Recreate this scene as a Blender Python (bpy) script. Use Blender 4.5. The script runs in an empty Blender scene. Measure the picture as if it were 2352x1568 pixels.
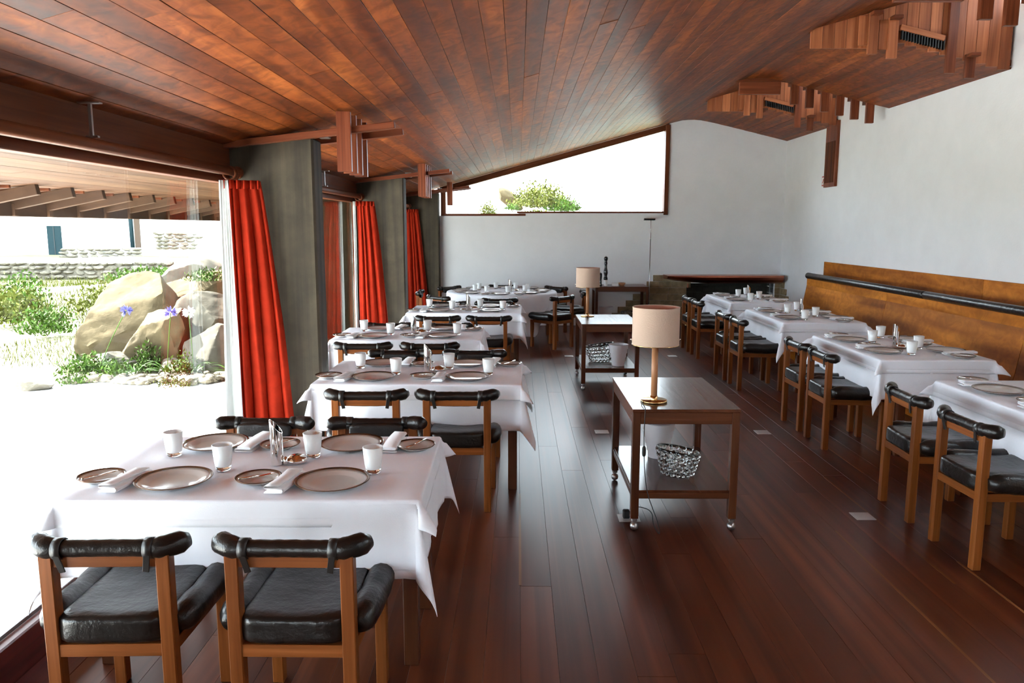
import bpy, bmesh, math, random
from mathutils import Vector, Matrix, noise
R = math.radians
PI = math.pi
rnd = random.Random(7)
sc = bpy.context.scene
COL = sc.collection

# ------------------------------------------------------------------ camera
FPX = 1760.0
cam_d = bpy.data.cameras.new('camera')
cam_d.sensor_width = 36.0
cam_d.lens = FPX / 2352.0 * 36.0
cam_d.clip_start = 0.05
cam_d.clip_end = 500
cam = bpy.data.objects.new('camera', cam_d)
COL.objects.link(cam)
cam.location = (0, 0, 1.70)
cam.rotation_euler = (R(90 - 8.467), 0, R(0.451))
sc.camera = cam

# ------------------------------------------------------------------ world, sun, exposure
w = bpy.data.worlds.new('sky')
sc.world = w
w.use_nodes = True
bg = w.node_tree.nodes['Background']
bg.inputs[0].default_value = (0.80, 0.90, 1.0, 1)
bg.inputs[1].default_value = 3.1
sun_d = bpy.data.lights.new('sun', 'SUN')
sun_d.energy = 16.0
sun_d.angle = R(0.8)
sun_d.color = (1.0, 0.97, 0.92)
sun = bpy.data.objects.new('sun', sun_d)
COL.objects.link(sun)
sun.rotation_euler = Vector((-0.70, 0.33, 0.78)).to_track_quat('Z', 'Y').to_euler()

vs = sc.view_settings
vs.view_transform = 'Standard'
vs.look = 'None'
vs.gamma = 1.0
vs.use_curve_mapping = False
vs.exposure = 2.65
cy = sc.cycles
cy.max_bounces = 10
cy.diffuse_bounces = 5
cy.glossy_bounces = 4
cy.transmission_bounces = 12
cy.transparent_max_bounces = 12
cy.caustics_reflective = False
cy.caustics_refractive = False
cy.sample_clamp_indirect = 8.0
cy.use_denoising = True
cy.use_adaptive_sampling = True
cy.adaptive_threshold = 0.02

# ------------------------------------------------------------------ material helpers
def newmat(name):
    m = bpy.data.materials.new(name)
    m.use_nodes = True
    nt = m.node_tree
    return m, nt, nt.nodes['Principled BSDF']

def N(nt, typ, **kw):
    n = nt.nodes.new(typ)
    for k, v in kw.items():
        setattr(n, k, v)
    return n

def ramp(nt, fac, stops):
    r = N(nt, 'ShaderNodeValToRGB')
    el = r.color_ramp.elements
    while len(el) < len(stops):
        el.new(0.5)
    for e, (p, c) in zip(el, stops):
        e.position = p
        e.color = (c[0], c[1], c[2], 1)
    nt.links.new(fac, r.inputs[0])
    return r.outputs[0]

def mix(nt, a, b, fac, mode='MIX'):
    m = N(nt, 'ShaderNodeMix', data_type='RGBA', blend_type=mode)
    for s, v in ((m.inputs[0], fac), (m.inputs[6], a), (m.inputs[7], b)):
        if isinstance(v, (int, float)):
            s.default_value = v
        elif isinstance(v, tuple):
            s.default_value = (v[0], v[1], v[2], 1)
        else:
            nt.links.new(v, s)
    return m.outputs[2]

def mapped(nt, coord, scale, rand=True):
    tc = N(nt, 'ShaderNodeTexCoord')
    mp = N(nt, 'ShaderNodeMapping')
    mp.inputs['Scale'].default_value = scale
    nt.links.new(tc.outputs[coord], mp.inputs[0])
    if rand:
        oi = N(nt, 'ShaderNodeObjectInfo')
        mu = N(nt, 'ShaderNodeMath', operation='MULTIPLY')
        mu.inputs[1].default_value = 61.7
        nt.links.new(oi.outputs['Random'], mu.inputs[0])
        cb = N(nt, 'ShaderNodeCombineXYZ')
        for i in range(3):
            nt.links.new(mu.outputs[0], cb.inputs[i])
        nt.links.new(cb.outputs[0], mp.inputs['Location'])
    return mp.outputs[0]

def noise_tex(nt, vec, scale, detail=3, rough=0.55, dist=0.0):
    n = N(nt, 'ShaderNodeTexNoise')
    n.inputs['Scale'].default_value = scale
    n.inputs['Detail'].default_value = detail
    n.inputs['Roughness'].default_value = rough
    n.inputs['Distortion'].default_value = dist
    nt.links.new(vec, n.inputs['Vector'])
    return n.outputs[0]

def bump(nt, bs, h, strength, dist=0.01):
    b = N(nt, 'ShaderNodeBump')
    b.inputs['Strength'].default_value = strength
    b.inputs['Distance'].default_value = dist
    nt.links.new(h, b.inputs['Height'])
    nt.links.new(b.outputs[0], bs.inputs['Normal'])

def wood(name, dark, mid, light, rough=0.4, gu=1.3, gv=38.0, mott=0.0, spread=(0.75, 1.2), coat=0.0, spec=0.5, bmp=0.05, rvar=0.22):
    """grain follows the UV's u axis (metres along the longest side of each member)"""
    m, nt, bs = newmat(name)
    g = noise_tex(nt, mapped(nt, 'UV', (gu, gv, 1)), 1.0, 3, 0.55, 0.5)
    base = ramp(nt, g, [(0.28, dark), (0.52, mid), (0.78, light)])
    br = noise_tex(nt, mapped(nt, 'UV', (0.8, 5.0, 1)), 1.0, 2)
    base = mix(nt, base, ramp(nt, br, [(0.3, (0.62, 0.55, 0.5)), (0.7, (1.25, 1.2, 1.15))]), 0.75, 'MULTIPLY')
    if mott > 0:
        mo = noise_tex(nt, mapped(nt, 'UV', (7.0, 9.0, 1)), 1.0, 3, 0.6, 1.2)
        base = mix(nt, base, ramp(nt, mo, [(0.35, (0.6, 0.55, 0.5)), (0.65, (1.3, 1.3, 1.25))]), mott, 'MULTIPLY')
    oi = N(nt, 'ShaderNodeObjectInfo')
    a, b = spread
    base = mix(nt, base, ramp(nt, oi.outputs['Random'], [(0.0, (a, a * 0.94, a * 0.9)), (0.5, (1, 1, 1)), (1.0, (b, b * 1.04, b * 1.02))]), 1.0, 'MULTIPLY')
    nt.links.new(base, bs.inputs['Base Color'])
    rr = N(nt, 'ShaderNodeMapRange')
    rr.inputs[3].default_value = rough * (1 - rvar)
    rr.inputs[4].default_value = min(1, rough * (1 + rvar))
    nt.links.new(g, rr.inputs[0])
    nt.links.new(rr.outputs[0], bs.inputs['Roughness'])
    bs.inputs['Specular IOR Level'].default_value = spec
    bs.inputs['Coat Weight'].default_value = coat
    bs.inputs['Coat Roughness'].default_value = 0.12
    if bmp:
        bump(nt, bs, g, bmp, 0.004)
    return m

def plain(name, c, rough=0.5, metal=0.0, vary=0.0, scale=6.0, bmp=0.0, coord='Object', spec=0.5, bscale=None):
    m, nt, bs = newmat(name)
    bs.inputs['Base Color'].default_value = (c[0], c[1], c[2], 1)
    bs.inputs['Roughness'].default_value = rough
    bs.inputs['Metallic'].default_value = metal
    bs.inputs['Specular IOR Level'].default_value = spec
    if vary or bmp:
        n = noise_tex(nt, mapped(nt, coord, (1, 1, 1)), scale, 5, 0.6)
        if vary:
            lo = tuple(x * (1 - vary) for x in c)
            hi = tuple(min(1, x * (1 + vary)) for x in c)
            nt.links.new(ramp(nt, n, [(0.3, lo), (0.7, hi)]), bs.inputs['Base Color'])
        if bmp:
            n2 = noise_tex(nt, mapped(nt, coord, (1, 1, 1)), bscale or scale * 3, 4, 0.6)
            bump(nt, bs, n2, bmp, 0.01)
    return m

M = {}
M['floor'] = wood('floor_wood', (0.066, 0.016, 0.007), (0.112, 0.029, 0.012), (0.168, 0.050, 0.021), 0.32, 0.16, 14, 0.0, (0.75, 1.25), 0.0, 0.30, 0.0, 0.04)
M['sap'] = wood('sapwood', (0.16, 0.066, 0.022), (0.22, 0.095, 0.034), (0.27, 0.125, 0.048), 0.35, spread=(0.9, 1.1), spec=0.2)
M['sillfloor'] = wood('threshold_wood', (0.05, 0.010, 0.010), (0.10, 0.02, 0.018), (0.14, 0.03, 0.025), 0.35, spread=(0.95, 1.05))
M['ceil'] = wood('ceiling_wood', (0.120, 0.026, 0.0058), (0.205, 0.050, 0.011), (0.305, 0.088, 0.021), 0.48, 0.9, 12, 0.9, (0.75, 1.25), 0.0, 0.15, 0.03)
M['soffit'] = wood('soffit_wood', (0.062, 0.031, 0.016), (0.082, 0.042, 0.022), (0.105, 0.056, 0.031), 0.6, 1.2, 30, 0.3, (0.85, 1.15), spec=0.1)
M['red'] = wood('reddish_wood', (0.10, 0.024, 0.010), (0.17, 0.044, 0.018), (0.24, 0.070, 0.030), 0.42, spread=(0.85, 1.15), spec=0.2)
M['darkwood'] = wood('dark_beam_wood', (0.085, 0.025, 0.011), (0.135, 0.042, 0.018), (0.18, 0.06, 0.026), 0.5, spread=(0.9, 1.1), spec=0.1)
M['plankwall'] = wood('fascia_wood', (0.25, 0.075, 0.030), (0.36, 0.118, 0.05), (0.45, 0.165, 0.072), 0.45, spread=(0.8, 1.2), spec=0.2)
M['chair'] = wood('chair_wood', (0.155, 0.044, 0.009), (0.215, 0.065, 0.0145), (0.275, 0.090, 0.022), 0.42, 2.0, 50, spread=(0.85, 1.12), spec=0.2)
M['trolley'] = wood('trolley_wood', (0.070, 0.021, 0.0085), (0.090, 0.028, 0.0115), (0.112, 0.038, 0.016), 0.25, 1.5, 40, spread=(0.9, 1.1), spec=0.45)
M['bench'] = wood('bench_wood', (0.24, 0.066, 0.009), (0.47, 0.165, 0.023), (0.66, 0.26, 0.044), 0.5, 0.5, 5, 0.45, (0.9, 1.1), spec=0.06)
M['white'] = plain('white_plaster', (0.79, 0.79, 0.80), 0.85, vary=0.03, scale=3, bmp=0.12, bscale=60)
M['leather'] = plain('black_leather', (0.0105, 0.0075, 0.0065), 0.30, vary=0.35, scale=9, bmp=0.4, bscale=26, spec=0.4)
M['strap'] = plain('leather_strap', (0.012, 0.010, 0.009), 0.4)
M['cloth'] = plain('white_linen', (0.85, 0.865, 0.93), 0.85, vary=0.02, scale=4, bmp=0.15, bscale=300)
M['napkin'] = plain('napkin_linen', (0.86, 0.86, 0.88), 0.85, bmp=0.2, bscale=250)
M['china'] = plain('white_porcelain', (0.56, 0.53, 0.50), 0.14)
M['rim'] = plain('bronze_rim_glaze', (0.14, 0.065, 0.03), 0.22, 0.6)
M['chrome'] = plain('polished_steel', (0.82, 0.80, 0.78), 0.06, 1.0)
M['brass'] = plain('brass', (0.72, 0.49, 0.22), 0.2, 1.0)
M['copper'] = plain('copper_sheet', (0.42, 0.15, 0.09), 0.28, 1.0, vary=0.2, scale=4)
M['shade'] = plain('shade_fabric', (0.53, 0.38, 0.29), 0.8, bmp=0.25, bscale=180)
M['shade_in'] = plain('shade_lining', (0.55, 0.24, 0.16), 0.7)
M['tan'] = plain('tan_leather', (0.42, 0.19, 0.085), 0.45, vary=0.08, bmp=0.1)
M['plastic'] = plain('white_plastic', (0.70, 0.68, 0.72), 0.35)
M['rubber'] = plain('black_rubber', (0.012, 0.012, 0.012), 0.5)
M['blackgloss'] = plain('black_lacquer', (0.008, 0.008, 0.009), 0.12)
M['metal'] = plain('dull_steel', (0.45, 0.45, 0.45), 0.35, 1.0)
M['socket'] = plain('socket_cover_steel', (0.62, 0.61, 0.60), 0.45, 0.6)
M['stone'] = plain('fireplace_stone', (0.26, 0.195, 0.112), 0.9, vary=0.35, scale=9, bmp=0.5, bscale=30, spec=0.2)
M['soot'] = plain('sooty_stone', (0.035, 0.033, 0.026), 0.9, vary=0.5, scale=6, bmp=0.5, bscale=25)
M['black'] = plain('dark_void', (0.01, 0.01, 0.01), 0.9)
M['redsign'] = plain('red_sign_print', (0.45, 0.06, 0.04), 0.5)
M['whitesign'] = plain('white_sign_print', (0.8, 0.8, 0.78), 0.5)
M['velvet'] = plain('red_velvet', (0.37, 0.023, 0.0075), 0.85, vary=0.15, scale=12, spec=0.1)
M['lining'] = plain('white_lining', (0.78, 0.82, 0.80), 0.85)
M['terrace'] = plain('terrace_stone', (0.60, 0.60, 0.59), 0.9, vary=0.12, scale=2.5, bmp=0.6, bscale=9)
M['soil'] = plain('dry_soil', (0.100, 0.096, 0.055), 0.95, vary=0.35, scale=1.2, bmp=0.5, bscale=6, spec=0.1)
M['boulder'] = plain('granite_boulder', (0.060, 0.045, 0.024), 0.95, vary=0.5, scale=2.2, bmp=1.0, bscale=6, spec=0.1)
M['boulder_grey'] = plain('grey_granite', (0.078, 0.069, 0.053), 0.95, vary=0.4, scale=2.2, bmp=0.9, bscale=7, spec=0.1)
M['pale_rock'] = plain('pale_hill_rock', (0.30, 0.285, 0.25), 0.95, vary=0.25, scale=1.5, bmp=0.8, bscale=5, spec=0.1)
M['drystone'] = plain('drystone', (0.115, 0.103, 0.08), 0.95, vary=0.45, scale=5, bmp=0.6, spec=0.1)
M['pebble'] = plain('pebble_stone', (0.13, 0.112, 0.08), 0.85, vary=0.45, scale=5, spec=0.1)
M['leaf'] = plain('leaf_green', (0.030, 0.060, 0.006), 0.7, vary=0.5, scale=3, spec=0.08)
M['leaf_dry'] = plain('leaf_olive', (0.052, 0.058, 0.010), 0.8, vary=0.5, scale=2, spec=0.05)
M['agleaf'] = plain('strap_leaf_green', (0.035, 0.085, 0.008), 0.6, vary=0.3, scale=4, spec=0.1)
M['purple'] = plain('purple_petal', (0.075, 0.07, 0.25), 0.6, spec=0.1)
M['whitepetal'] = plain('white_petal', (0.75, 0.75, 0.80), 0.6)
M['whitewash'] = plain('whitewash', (0.85, 0.85, 0.83), 0.9, vary=0.04)
M['teal'] = plain('teal_paint', (0.0055, 0.018, 0.022), 0.6, vary=0.15, spec=0.1)
M['bark'] = plain('brown_twig', (0.05, 0.03, 0.018), 0.9)

def concrete():
    m, nt, bs = newmat('board_marked_concrete')
    v = mapped(nt, 'Object', (1, 1, 1), False)
    n1 = noise_tex(nt, mapped(nt, 'Object', (11, 11, 0.35)), 1.0, 4, 0.6)
    n2 = noise_tex(nt, v, 5.0, 5, 0.65)
    c = ramp(nt, n1, [(0.3, (0.030, 0.023, 0.0145)), (0.7, (0.084, 0.066, 0.041))])
    c = mix(nt, c, ramp(nt, n2, [(0.3, (0.7, 0.7, 0.7)), (0.7, (1.2, 1.2, 1.2))]), 1.0, 'MULTIPLY')
    nt.links.new(c, bs.inputs['Base Color'])
    bs.inputs['Roughness'].default_value = 0.85
    bump(nt, bs, n2, 0.35, 0.01)
    return m
M['concrete'] = concrete()

def pane_mat(name, ior=1.45, tint=(0.96, 0.98, 0.97)):
    """thin window glass: clear with Fresnel mirror on top, lets daylight through"""
    m = bpy.data.materials.new(name)
    m.use_nodes = True
    nt = m.node_tree
    nt.nodes.clear()
    out = N(nt, 'ShaderNodeOutputMaterial')
    tr = N(nt, 'ShaderNodeBsdfTransparent')
    tr.inputs[0].default_value = (*tint, 1)
    gl = N(nt, 'ShaderNodeBsdfGlossy')
    gl.inputs['Roughness'].default_value = 0.0
    lw = N(nt, 'ShaderNodeLayerWeight')
    lw.inputs[0].default_value = 0.5
    p5 = N(nt, 'ShaderNodeMath', operation='POWER')
    p5.inputs[1].default_value = 5.0
    nt.links.new(lw.outputs['Facing'], p5.inputs[0])
    fr = N(nt, 'ShaderNodeMath', operation='MULTIPLY_ADD')     # Schlick: the same from both faces of the pane
    fr.inputs[1].default_value = 0.965
    fr.inputs[2].default_value = 0.035
    nt.links.new(p5.outputs[0], fr.inputs[0])
    mx = N(nt, 'ShaderNodeMixShader')
    nt.links.new(fr.outputs[0], mx.inputs[0])
    nt.links.new(tr.outputs[0], mx.inputs[1])
    nt.links.new(gl.outputs[0], mx.inputs[2])
    nt.links.new(mx.outputs[0], out.inputs[0])
    return m
M['pane'] = pane_mat('window_glass')

def glass_mat(name, tint, rough=0.0, ior=1.5):
    m, nt, bs = newmat(name)
    bs.inputs['Base Color'].default_value = (*tint, 1)
    bs.inputs['Transmission Weight'].default_value = 1.0
    bs.inputs['Roughness'].default_value = rough
    bs.inputs['IOR'].default_value = ior
    return m
M['crystal'] = glass_mat('clear_crystal', (0.97, 0.98, 0.98))
m, nt, bs = newmat('opal_glass')
bs.inputs['Base Color'].default_value = (0.84, 0.86, 0.86, 1)
bs.inputs['Roughness'].default_value = 0.25
bs.inputs['Subsurface Weight'].default_value = 0.0
M['opal'] = m

# ------------------------------------------------------------------ mesh builder
class MB:
    def __init__(s, smooth=False):
        s.v = []; s.f = []; s.uv = []; s.smooth = smooth; s.mi = []
    def add(s, verts, faces, uvs, mat=None):
        o = len(s.v)
        if mat is not None:
            verts = [mat @ Vector(p) for p in verts]
        s.v += [tuple(p) for p in verts]
        for fc in faces:
            s.f.append(tuple(i + o for i in fc))
            s.uv.append([uvs[i] for i in fc])
        return s
    def box(s, c, d, rot=None, ch=0.0):
        hx, hy, hz = d[0] / 2, d[1] / 2, d[2] / 2
        h = (hx, hy, hz)
        L = max(range(3), key=lambda i: h[i])
        A, B = [i for i in range(3) if i != L]
        mt = Matrix.Translation(c)
        if rot is not None:
            mt = mt @ (rot.to_4x4() if isinstance(rot, Matrix) else Matrix.Rotation(rot, 4, 'Z'))
        ch = min(ch, 0.49 * 2 * min(h))
        vs_, fs = [], []
        if ch <= 0:
            for x in (-hx, hx):
                for y in (-hy, hy):
                    for z in (-hz, hz):
                        vs_.append((x, y, z))
            fs = [(0, 1, 3, 2), (4, 6, 7, 5), (0, 4, 5, 1), (2, 3, 7, 6), (0, 2, 6, 4), (1, 5, 7, 3)]
        else:
            idx = {}
            for sx in (-1, 1):
                for sy in (-1, 1):
                    for sz in (-1, 1):
                        sg = (sx, sy, sz)
                        for k in range(3):
                            idx[(sg, k)] = len(vs_)
                            vs_.append(tuple(sg[i] * (h[i] if i == k else h[i] - ch) for i in range(3)))
            def S(k, sk, a, sa, b, sb):
                t = [0, 0, 0]; t[k] = sk; t[a] = sa; t[b] = sb
                return tuple(t)
            for k in range(3):
                a, b = [(1, 2), (2, 0), (0, 1)][k]
                for sk in (-1, 1):
                    q = [idx[(S(k, sk, a, sa, b, sb), k)] for sa, sb in ((-1, -1), (1, -1), (1, 1), (-1, 1))]
                    fs.append(tuple(q if sk > 0 else q[::-1]))
                # edges along axis k
                for sa in (-1, 1):
                    for sb in (-1, 1):
                        p0, p1 = S(k, -1, a, sa, b, sb), S(k, 1, a, sa, b, sb)
                        q = [idx[(p0, a)], idx[(p1, a)], idx[(p1, b)], idx[(p0, b)]]
                        fs.append(tuple(q[::-1] if sa * sb > 0 else q))
            for sx in (-1, 1):
                for sy in (-1, 1):
                    for sz in (-1, 1):
                        q = [idx[((sx, sy, sz), k)] for k in range(3)]
                        fs.append(tuple(q if sx * sy * sz > 0 else q[::-1]))
        uvs = [(p[L], p[A] + p[B]) for p in vs_]
        return s.add(vs_, fs, uvs, mt)
    def bar(s, p0, p1, w, h, ch=0.0, up=(0, 0, 1)):
        p0, p1 = Vector(p0), Vector(p1)
        d = p1 - p0
        x = d.normalized(); u = Vector(up)
        if abs(x.dot(u)) > 0.98:
            u = Vector((0, 1, 0))
        y = u.cross(x).normalized(); z = x.cross(y)
        rot = Matrix((x, y, z)).transposed()
        return s.box((p0 + p1) / 2, (d.length, w, h), rot, ch)
    def tube(s, pts, rad, n=10, cap=True, sq=1.0):
        pts = [Vector(p) for p in pts]
        k = len(pts)
        if not isinstance(rad, (list, tuple)):
            rad = [rad] * k
        vs_, fs, uvs = [], [], []
        u = None; ln = 0
        for i in range(k):
            t = (pts[min(i + 1, k - 1)] - pts[max(i - 1, 0)]).normalized()
            if u is None:
                ref = Vector((0, 0, 1)) if abs(t.z) < 0.9 else Vector((1, 0, 0))
                u = (ref - t * ref.dot(t)).normalized()
            else:
                u = (u - t * u.dot(t)).normalized()
            b = t.cross(u)
            if i: ln += (pts[i] - pts[i - 1]).length
            for j in range(n):
                a = 2 * PI * j / n
                vs_.append(pts[i] + (u * math.cos(a) * sq + b * math.sin(a)) * rad[i])
                uvs.append((ln, j / n * 2 * PI * rad[i]))
        for i in range(k - 1):
            for j in range(n):
                j2 = (j + 1) % n
                fs.append((i * n + j, i * n + j2, (i + 1) * n + j2, (i + 1) * n + j))
        if cap:
            fs.append(tuple(range(n))[::-1])
            fs.append(tuple((k - 1) * n + j for j in range(n)))
        return s.add(vs_, fs, uvs)
    def lathe(s, prof, n=24, c=(0, 0, 0), rot=None):
        vs_, fs, uvs = [], [], []
        ids = []
        for (r, z) in prof:
            if r < 1e-6:
                ids.append([len(vs_)] * n); vs_.append((0, 0, z)); uvs.append((z, 0))
            else:
                row = []
                for j in range(n):
                    a = 2 * PI * j / n
                    row.append(len(vs_)); vs_.append((r * math.cos(a), r * math.sin(a), z)); uvs.append((z, r * a))
                ids.append(row)
        for i in range(len(prof) - 1):
            for j in range(n):
                q = [ids[i][j], ids[i][(j + 1) % n], ids[i + 1][(j + 1) % n], ids[i + 1][j]]
                o = []
                for x in q:
                    if x not in o: o.append(x)
                if len(o) > 2: fs.append(tuple(o))
        mt = Matrix.Translation(c)
        if rot is not None: mt = mt @ rot.to_4x4()
        return s.add(vs_, fs, uvs, mt)
    def grid(s, fn, nu, nv):
        vs_, fs, uvs = [], [], []
        for i in range(nu):
            for j in range(nv):
                p = fn(i / (nu - 1), j / (nv - 1))
                vs_.append(p); uvs.append((p[0], p[1]))
        for i in range(nu - 1):
            for j in range(nv - 1):
                fs.append((i * nv + j, (i + 1) * nv + j, (i + 1) * nv + j + 1, i * nv + j + 1))
        return s.add(vs_, fs, uvs)
    def pillow(s, c, d, n=8, k=6.0, fn=None, rot=None):
        """rounded block: a cube grid pulled onto a superellipsoid; fn displaces local points"""
        vs_, fs, uvs = [], [], []
        key = {}
        def vid(p):
            t = tuple(round(x, 5) for x in p)
            if t not in key:
                m_ = (abs(p[0]) ** k + abs(p[1]) ** k + abs(p[2]) ** k) ** (1 / k)
                q = Vector((p[0] / m_ * d[0] / 2, p[1] / m_ * d[1] / 2, p[2] / m_ * d[2] / 2))
                if fn: q = fn(q)
                key[t] = len(vs_); vs_.append(q); uvs.append((q.x, q.y + q.z))
            return key[t]
        st = [math.tan(PI / 4 * (-1 + 2 * i / n)) for i in range(n + 1)]
        for ax in range(3):
            for sg in (-1, 1):
                for i in range(n):
                    for j in range(n):
                        q = []
                        for (a, b) in ((st[i], st[j]), (st[i + 1], st[j]), (st[i + 1], st[j + 1]), (st[i], st[j + 1])):
                            p = [0, 0, 0]; p[ax] = sg; p[(ax + 1) % 3] = a; p[(ax + 2) % 3] = b
                            q.append(vid(p))
                        fs.append(tuple(q if sg > 0 else q[::-1]))
        mt = Matrix.Translation(c)
        if rot is not None: mt = mt @ rot.to_4x4()
        return s.add(vs_, fs, uvs, mt)
    def mesh(s, name, mat, fix=True):
        me = bpy.data.meshes.new(name)
        me.from_pydata(s.v, [], s.f)
        ul = me.uv_layers.new(name='UV')
        flat = []
        for u in s.uv:
            for a in u: flat += [a[0], a[1]]
        ul.data.foreach_set('uv', flat)
        if fix:
            bm = bmesh.new(); bm.from_mesh(me)
            bmesh.ops.recalc_face_normals(bm, faces=bm.faces)
            bm.to_mesh(me); bm.free()
        if s.smooth:
            me.polygons.foreach_set('use_smooth', [True] * len(me.polygons))
        me.materials.append(M[mat])
        me.update()
        return me
    def build(s, name, mat, parent=None, fix=True):
        return put(name, s.mesh(name, mat, fix), parent)

def put(name, me, parent=None, loc=(0, 0, 0), rot=(0, 0, 0)):
    o = bpy.data.objects.new(name, me)
    COL.objects.link(o)
    o.parent = parent
    o.location = loc
    o.rotation_euler = rot
    return o

def thing(name, label, cat, loc=(0, 0, 0), rz=0.0, group=None):
    o = bpy.data.objects.new(name, None)
    COL.objects.link(o)
    o.empty_display_size = 0.1
    o.location = loc
    o.rotation_euler = (0, 0, rz)
    return tag(o, label, cat, group)

def tag(o, label, cat, group=None):
    o['label'] = label
    o['category'] = cat
    if group: o['group'] = group
    return o

def struct(o):
    o['kind'] = 'structure'
    return o

def copy_tree(o, parent=None):
    c = o.copy()
    COL.objects.link(c)
    c.parent = parent
    for ch in list(o.children):
        copy_tree(ch, c)
    return c

def solid(o, t, off=0.0):
    md = o.modifiers.new('thickness', 'SOLIDIFY')
    md.thickness = t
    md.offset = off
    return o

def nz(x, y=0.0, z=0.0):
    return noise.noise(Vector((x, y, z)))

# ------------------------------------------------------------------ room dimensions
XW, XR, YB, YF = -1.93, 4.55, 13.35, -3.0      # window plane, right wall, back wall, added wall behind the camera
SL = 0.271
def zmain(x): return 2.22 + SL * (x - XW)
CURVE = [(2.40, zmain(2.40)), (2.58, 3.438), (2.76, 3.482), (2.93, 3.496), (3.10, 3.482), (3.30, 3.440), (3.55, 3.382), (3.75, 3.335), (4.15, 3.237), (4.56, 3.138)]
def zceil(x):
    if x <= CURVE[0][0]: return zmain(x)
    for (a, za), (b, zb) in zip(CURVE, CURVE[1:]):
        if x <= b: return za + (zb - za) * (x - a) / (b - a)
    return CURVE[-1][1]
COLS = [1.15, 5.16, 9.17, 13.16]                # near faces of the concrete piers
SLABS = [(YF, -1.95), (-0.40, 1.95), (3.50, 5.85), (7.40, 9.75), (11.28, YB)]  # lowered ceiling fields
WELLS = [(-1.95, -0.40), (1.95, 3.50), (5.85, 7.40), (9.75, 11.28)]           # roof-light wells between them; first two unseen, added for more daylight

# floor
fl = MB().box(((XW + XR) / 2, (YF + YB) / 2, -0.06), (XR - XW + 0.6, YB - YF + 0.4, 0.08)).build('floor', 'black')
struct(fl)
bx = []
def seg(a, b, n):
    for i in range(n): bx.append((a + (b - a) * i / n, a + (b - a) * (i + 1) / n))
seg(-1.72, 0.012, 12); seg(0.012, 1.80, 12); seg(1.80, 2.11, 2); seg(2.11, XR + 0.02, 16)
pm = {}
def plank_mesh(wd, ln, th, mat, ch):
    k = (round(wd, 4), round(ln, 3), th, mat)
    if k not in pm:
        pm[k] = MB().box((0, 0, 0), (wd, ln, th), None, ch).mesh('plank', mat, False)
    return pm[k]
LENS = (2.6, 3.1, 3.7)
for i, (a, b) in enumerate(bx):
    y = YF - rnd.uniform(0, 2.4)
    while y < YB:
        ln = rnd.choice(LENS)
        if abs(a - 0.012) < 0.001 and y < 3.46 < y + ln: ln = 3.46 - y
        y0, y1 = max(y, YF), min(y + ln, YB)
        if y1 - y0 > 0.05:
            o = put('plank', plank_mesh(b - a - 0.0010, round(y1 - y0, 2) - 0.0015, 0.02, 'floor', 0.0005), fl, ((a + b) / 2, (y0 + y1) / 2, -0.010))
        y += ln
for (x, y0, y1) in ((0.012, 3.47, 4.75), (1.80, 2.0, 4.15), (2.11, 3.5, 5.1), (2.262, 3.1, 3.75), (2.42, 5.2, 7.3)):
    MB().box((x, (y0 + y1) / 2, -0.0095), (0.013, y1 - y0, 0.0205)).build('sapwood_strip', 'sap', fl)
MB().box((-1.81, (YF + YB) / 2, -0.010), (0.178, YB - YF, 0.02), None, 0.002).build('threshold_board', 'sillfloor', fl)

# walls
wb = MB()
for (x0, x1, z0, z1) in ((-2.05, 2.93, -0.05, 1.90), (2.93, 4.46, 0.74, 1.90), (4.46, 4.8, -0.05, 1.90), (2.53, 4.8, 1.90, 3.75), (0.0, 2.53, 1.90, 1.942)):
    wb.box(((x0 + x1) / 2, YB + 0.15, (z0 + z1) / 2), (x1 - x0, 0.30, z1 - z0))
struct(wb.build('wall_back', 'white'))
wr = MB()
wr.box((XR + 0.12, (YF + YB) / 2, 1.55), (0.24, YB - YF + 0.3, 3.20))
wr.box((XR + 0.12, (5.85 + YB + 0.15) / 2, 3.43), (0.24, YB + 0.15 - 5.85, 0.56))
for (a, b) in SLABS:
    z0 = 3.15 if a < 5 else 3.71
    wr.box((XR + 0.12, (a + b) / 2, (z0 + 4.0) / 2), (0.24, b - a, 4.0 - z0))
struct(wr.build('wall_right', 'white'))
struct(MB().box((1.2, YF - 0.12, 1.9), (7.2, 0.24, 4.4)).build('wall_front_added', 'white'))  # unseen wall, added to close the room and keep it dim

# ceiling: boards running the length of the room
def roof_poly(xs, fz, th, y0, y1):
    mb = MB()
    n = len(xs)
    vs_ = []
    for y in (y0, y1):
        for x in xs: vs_.append((x, y, fz(x)))
        for x in reversed(xs): vs_.append((x, y, fz(x) + th))
    k = 2 * n
    fs = [tuple(range(k)), tuple(range(2 * k - 1, k - 1, -1))]
    for i in range(k):
        j = (i + 1) % k
        fs.append((i, j, j + k, i + k))
    mb.add(vs_, fs, [(p[1], p[0]) for p in vs_])
    return mb
def zeave(x): return 2.20 + 0.10 * (x - XW) if x < XW else zmain(x)
ceil = roof_poly([-4.25, XW - 0.02, XW, XR + 0.05], lambda x: zeave(x) + 0.045, 0.22, YF - 0.2, YB + 0.75).build('ceiling', 'darkwood')
struct(ceil)
PW = 0.108
def ceiling_board(xm, zm, ang, wd, y0, y1, mat='ceil', parent=None, th=0.018):
    o = put('ceiling_board', plank_mesh(wd - 0.0020, round(y1 - y0, 2) - 0.002, th, mat, 0.001), parent or ceil, (xm, (y0 + y1) / 2, zm), (0, -ang, 0))
    return o
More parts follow.
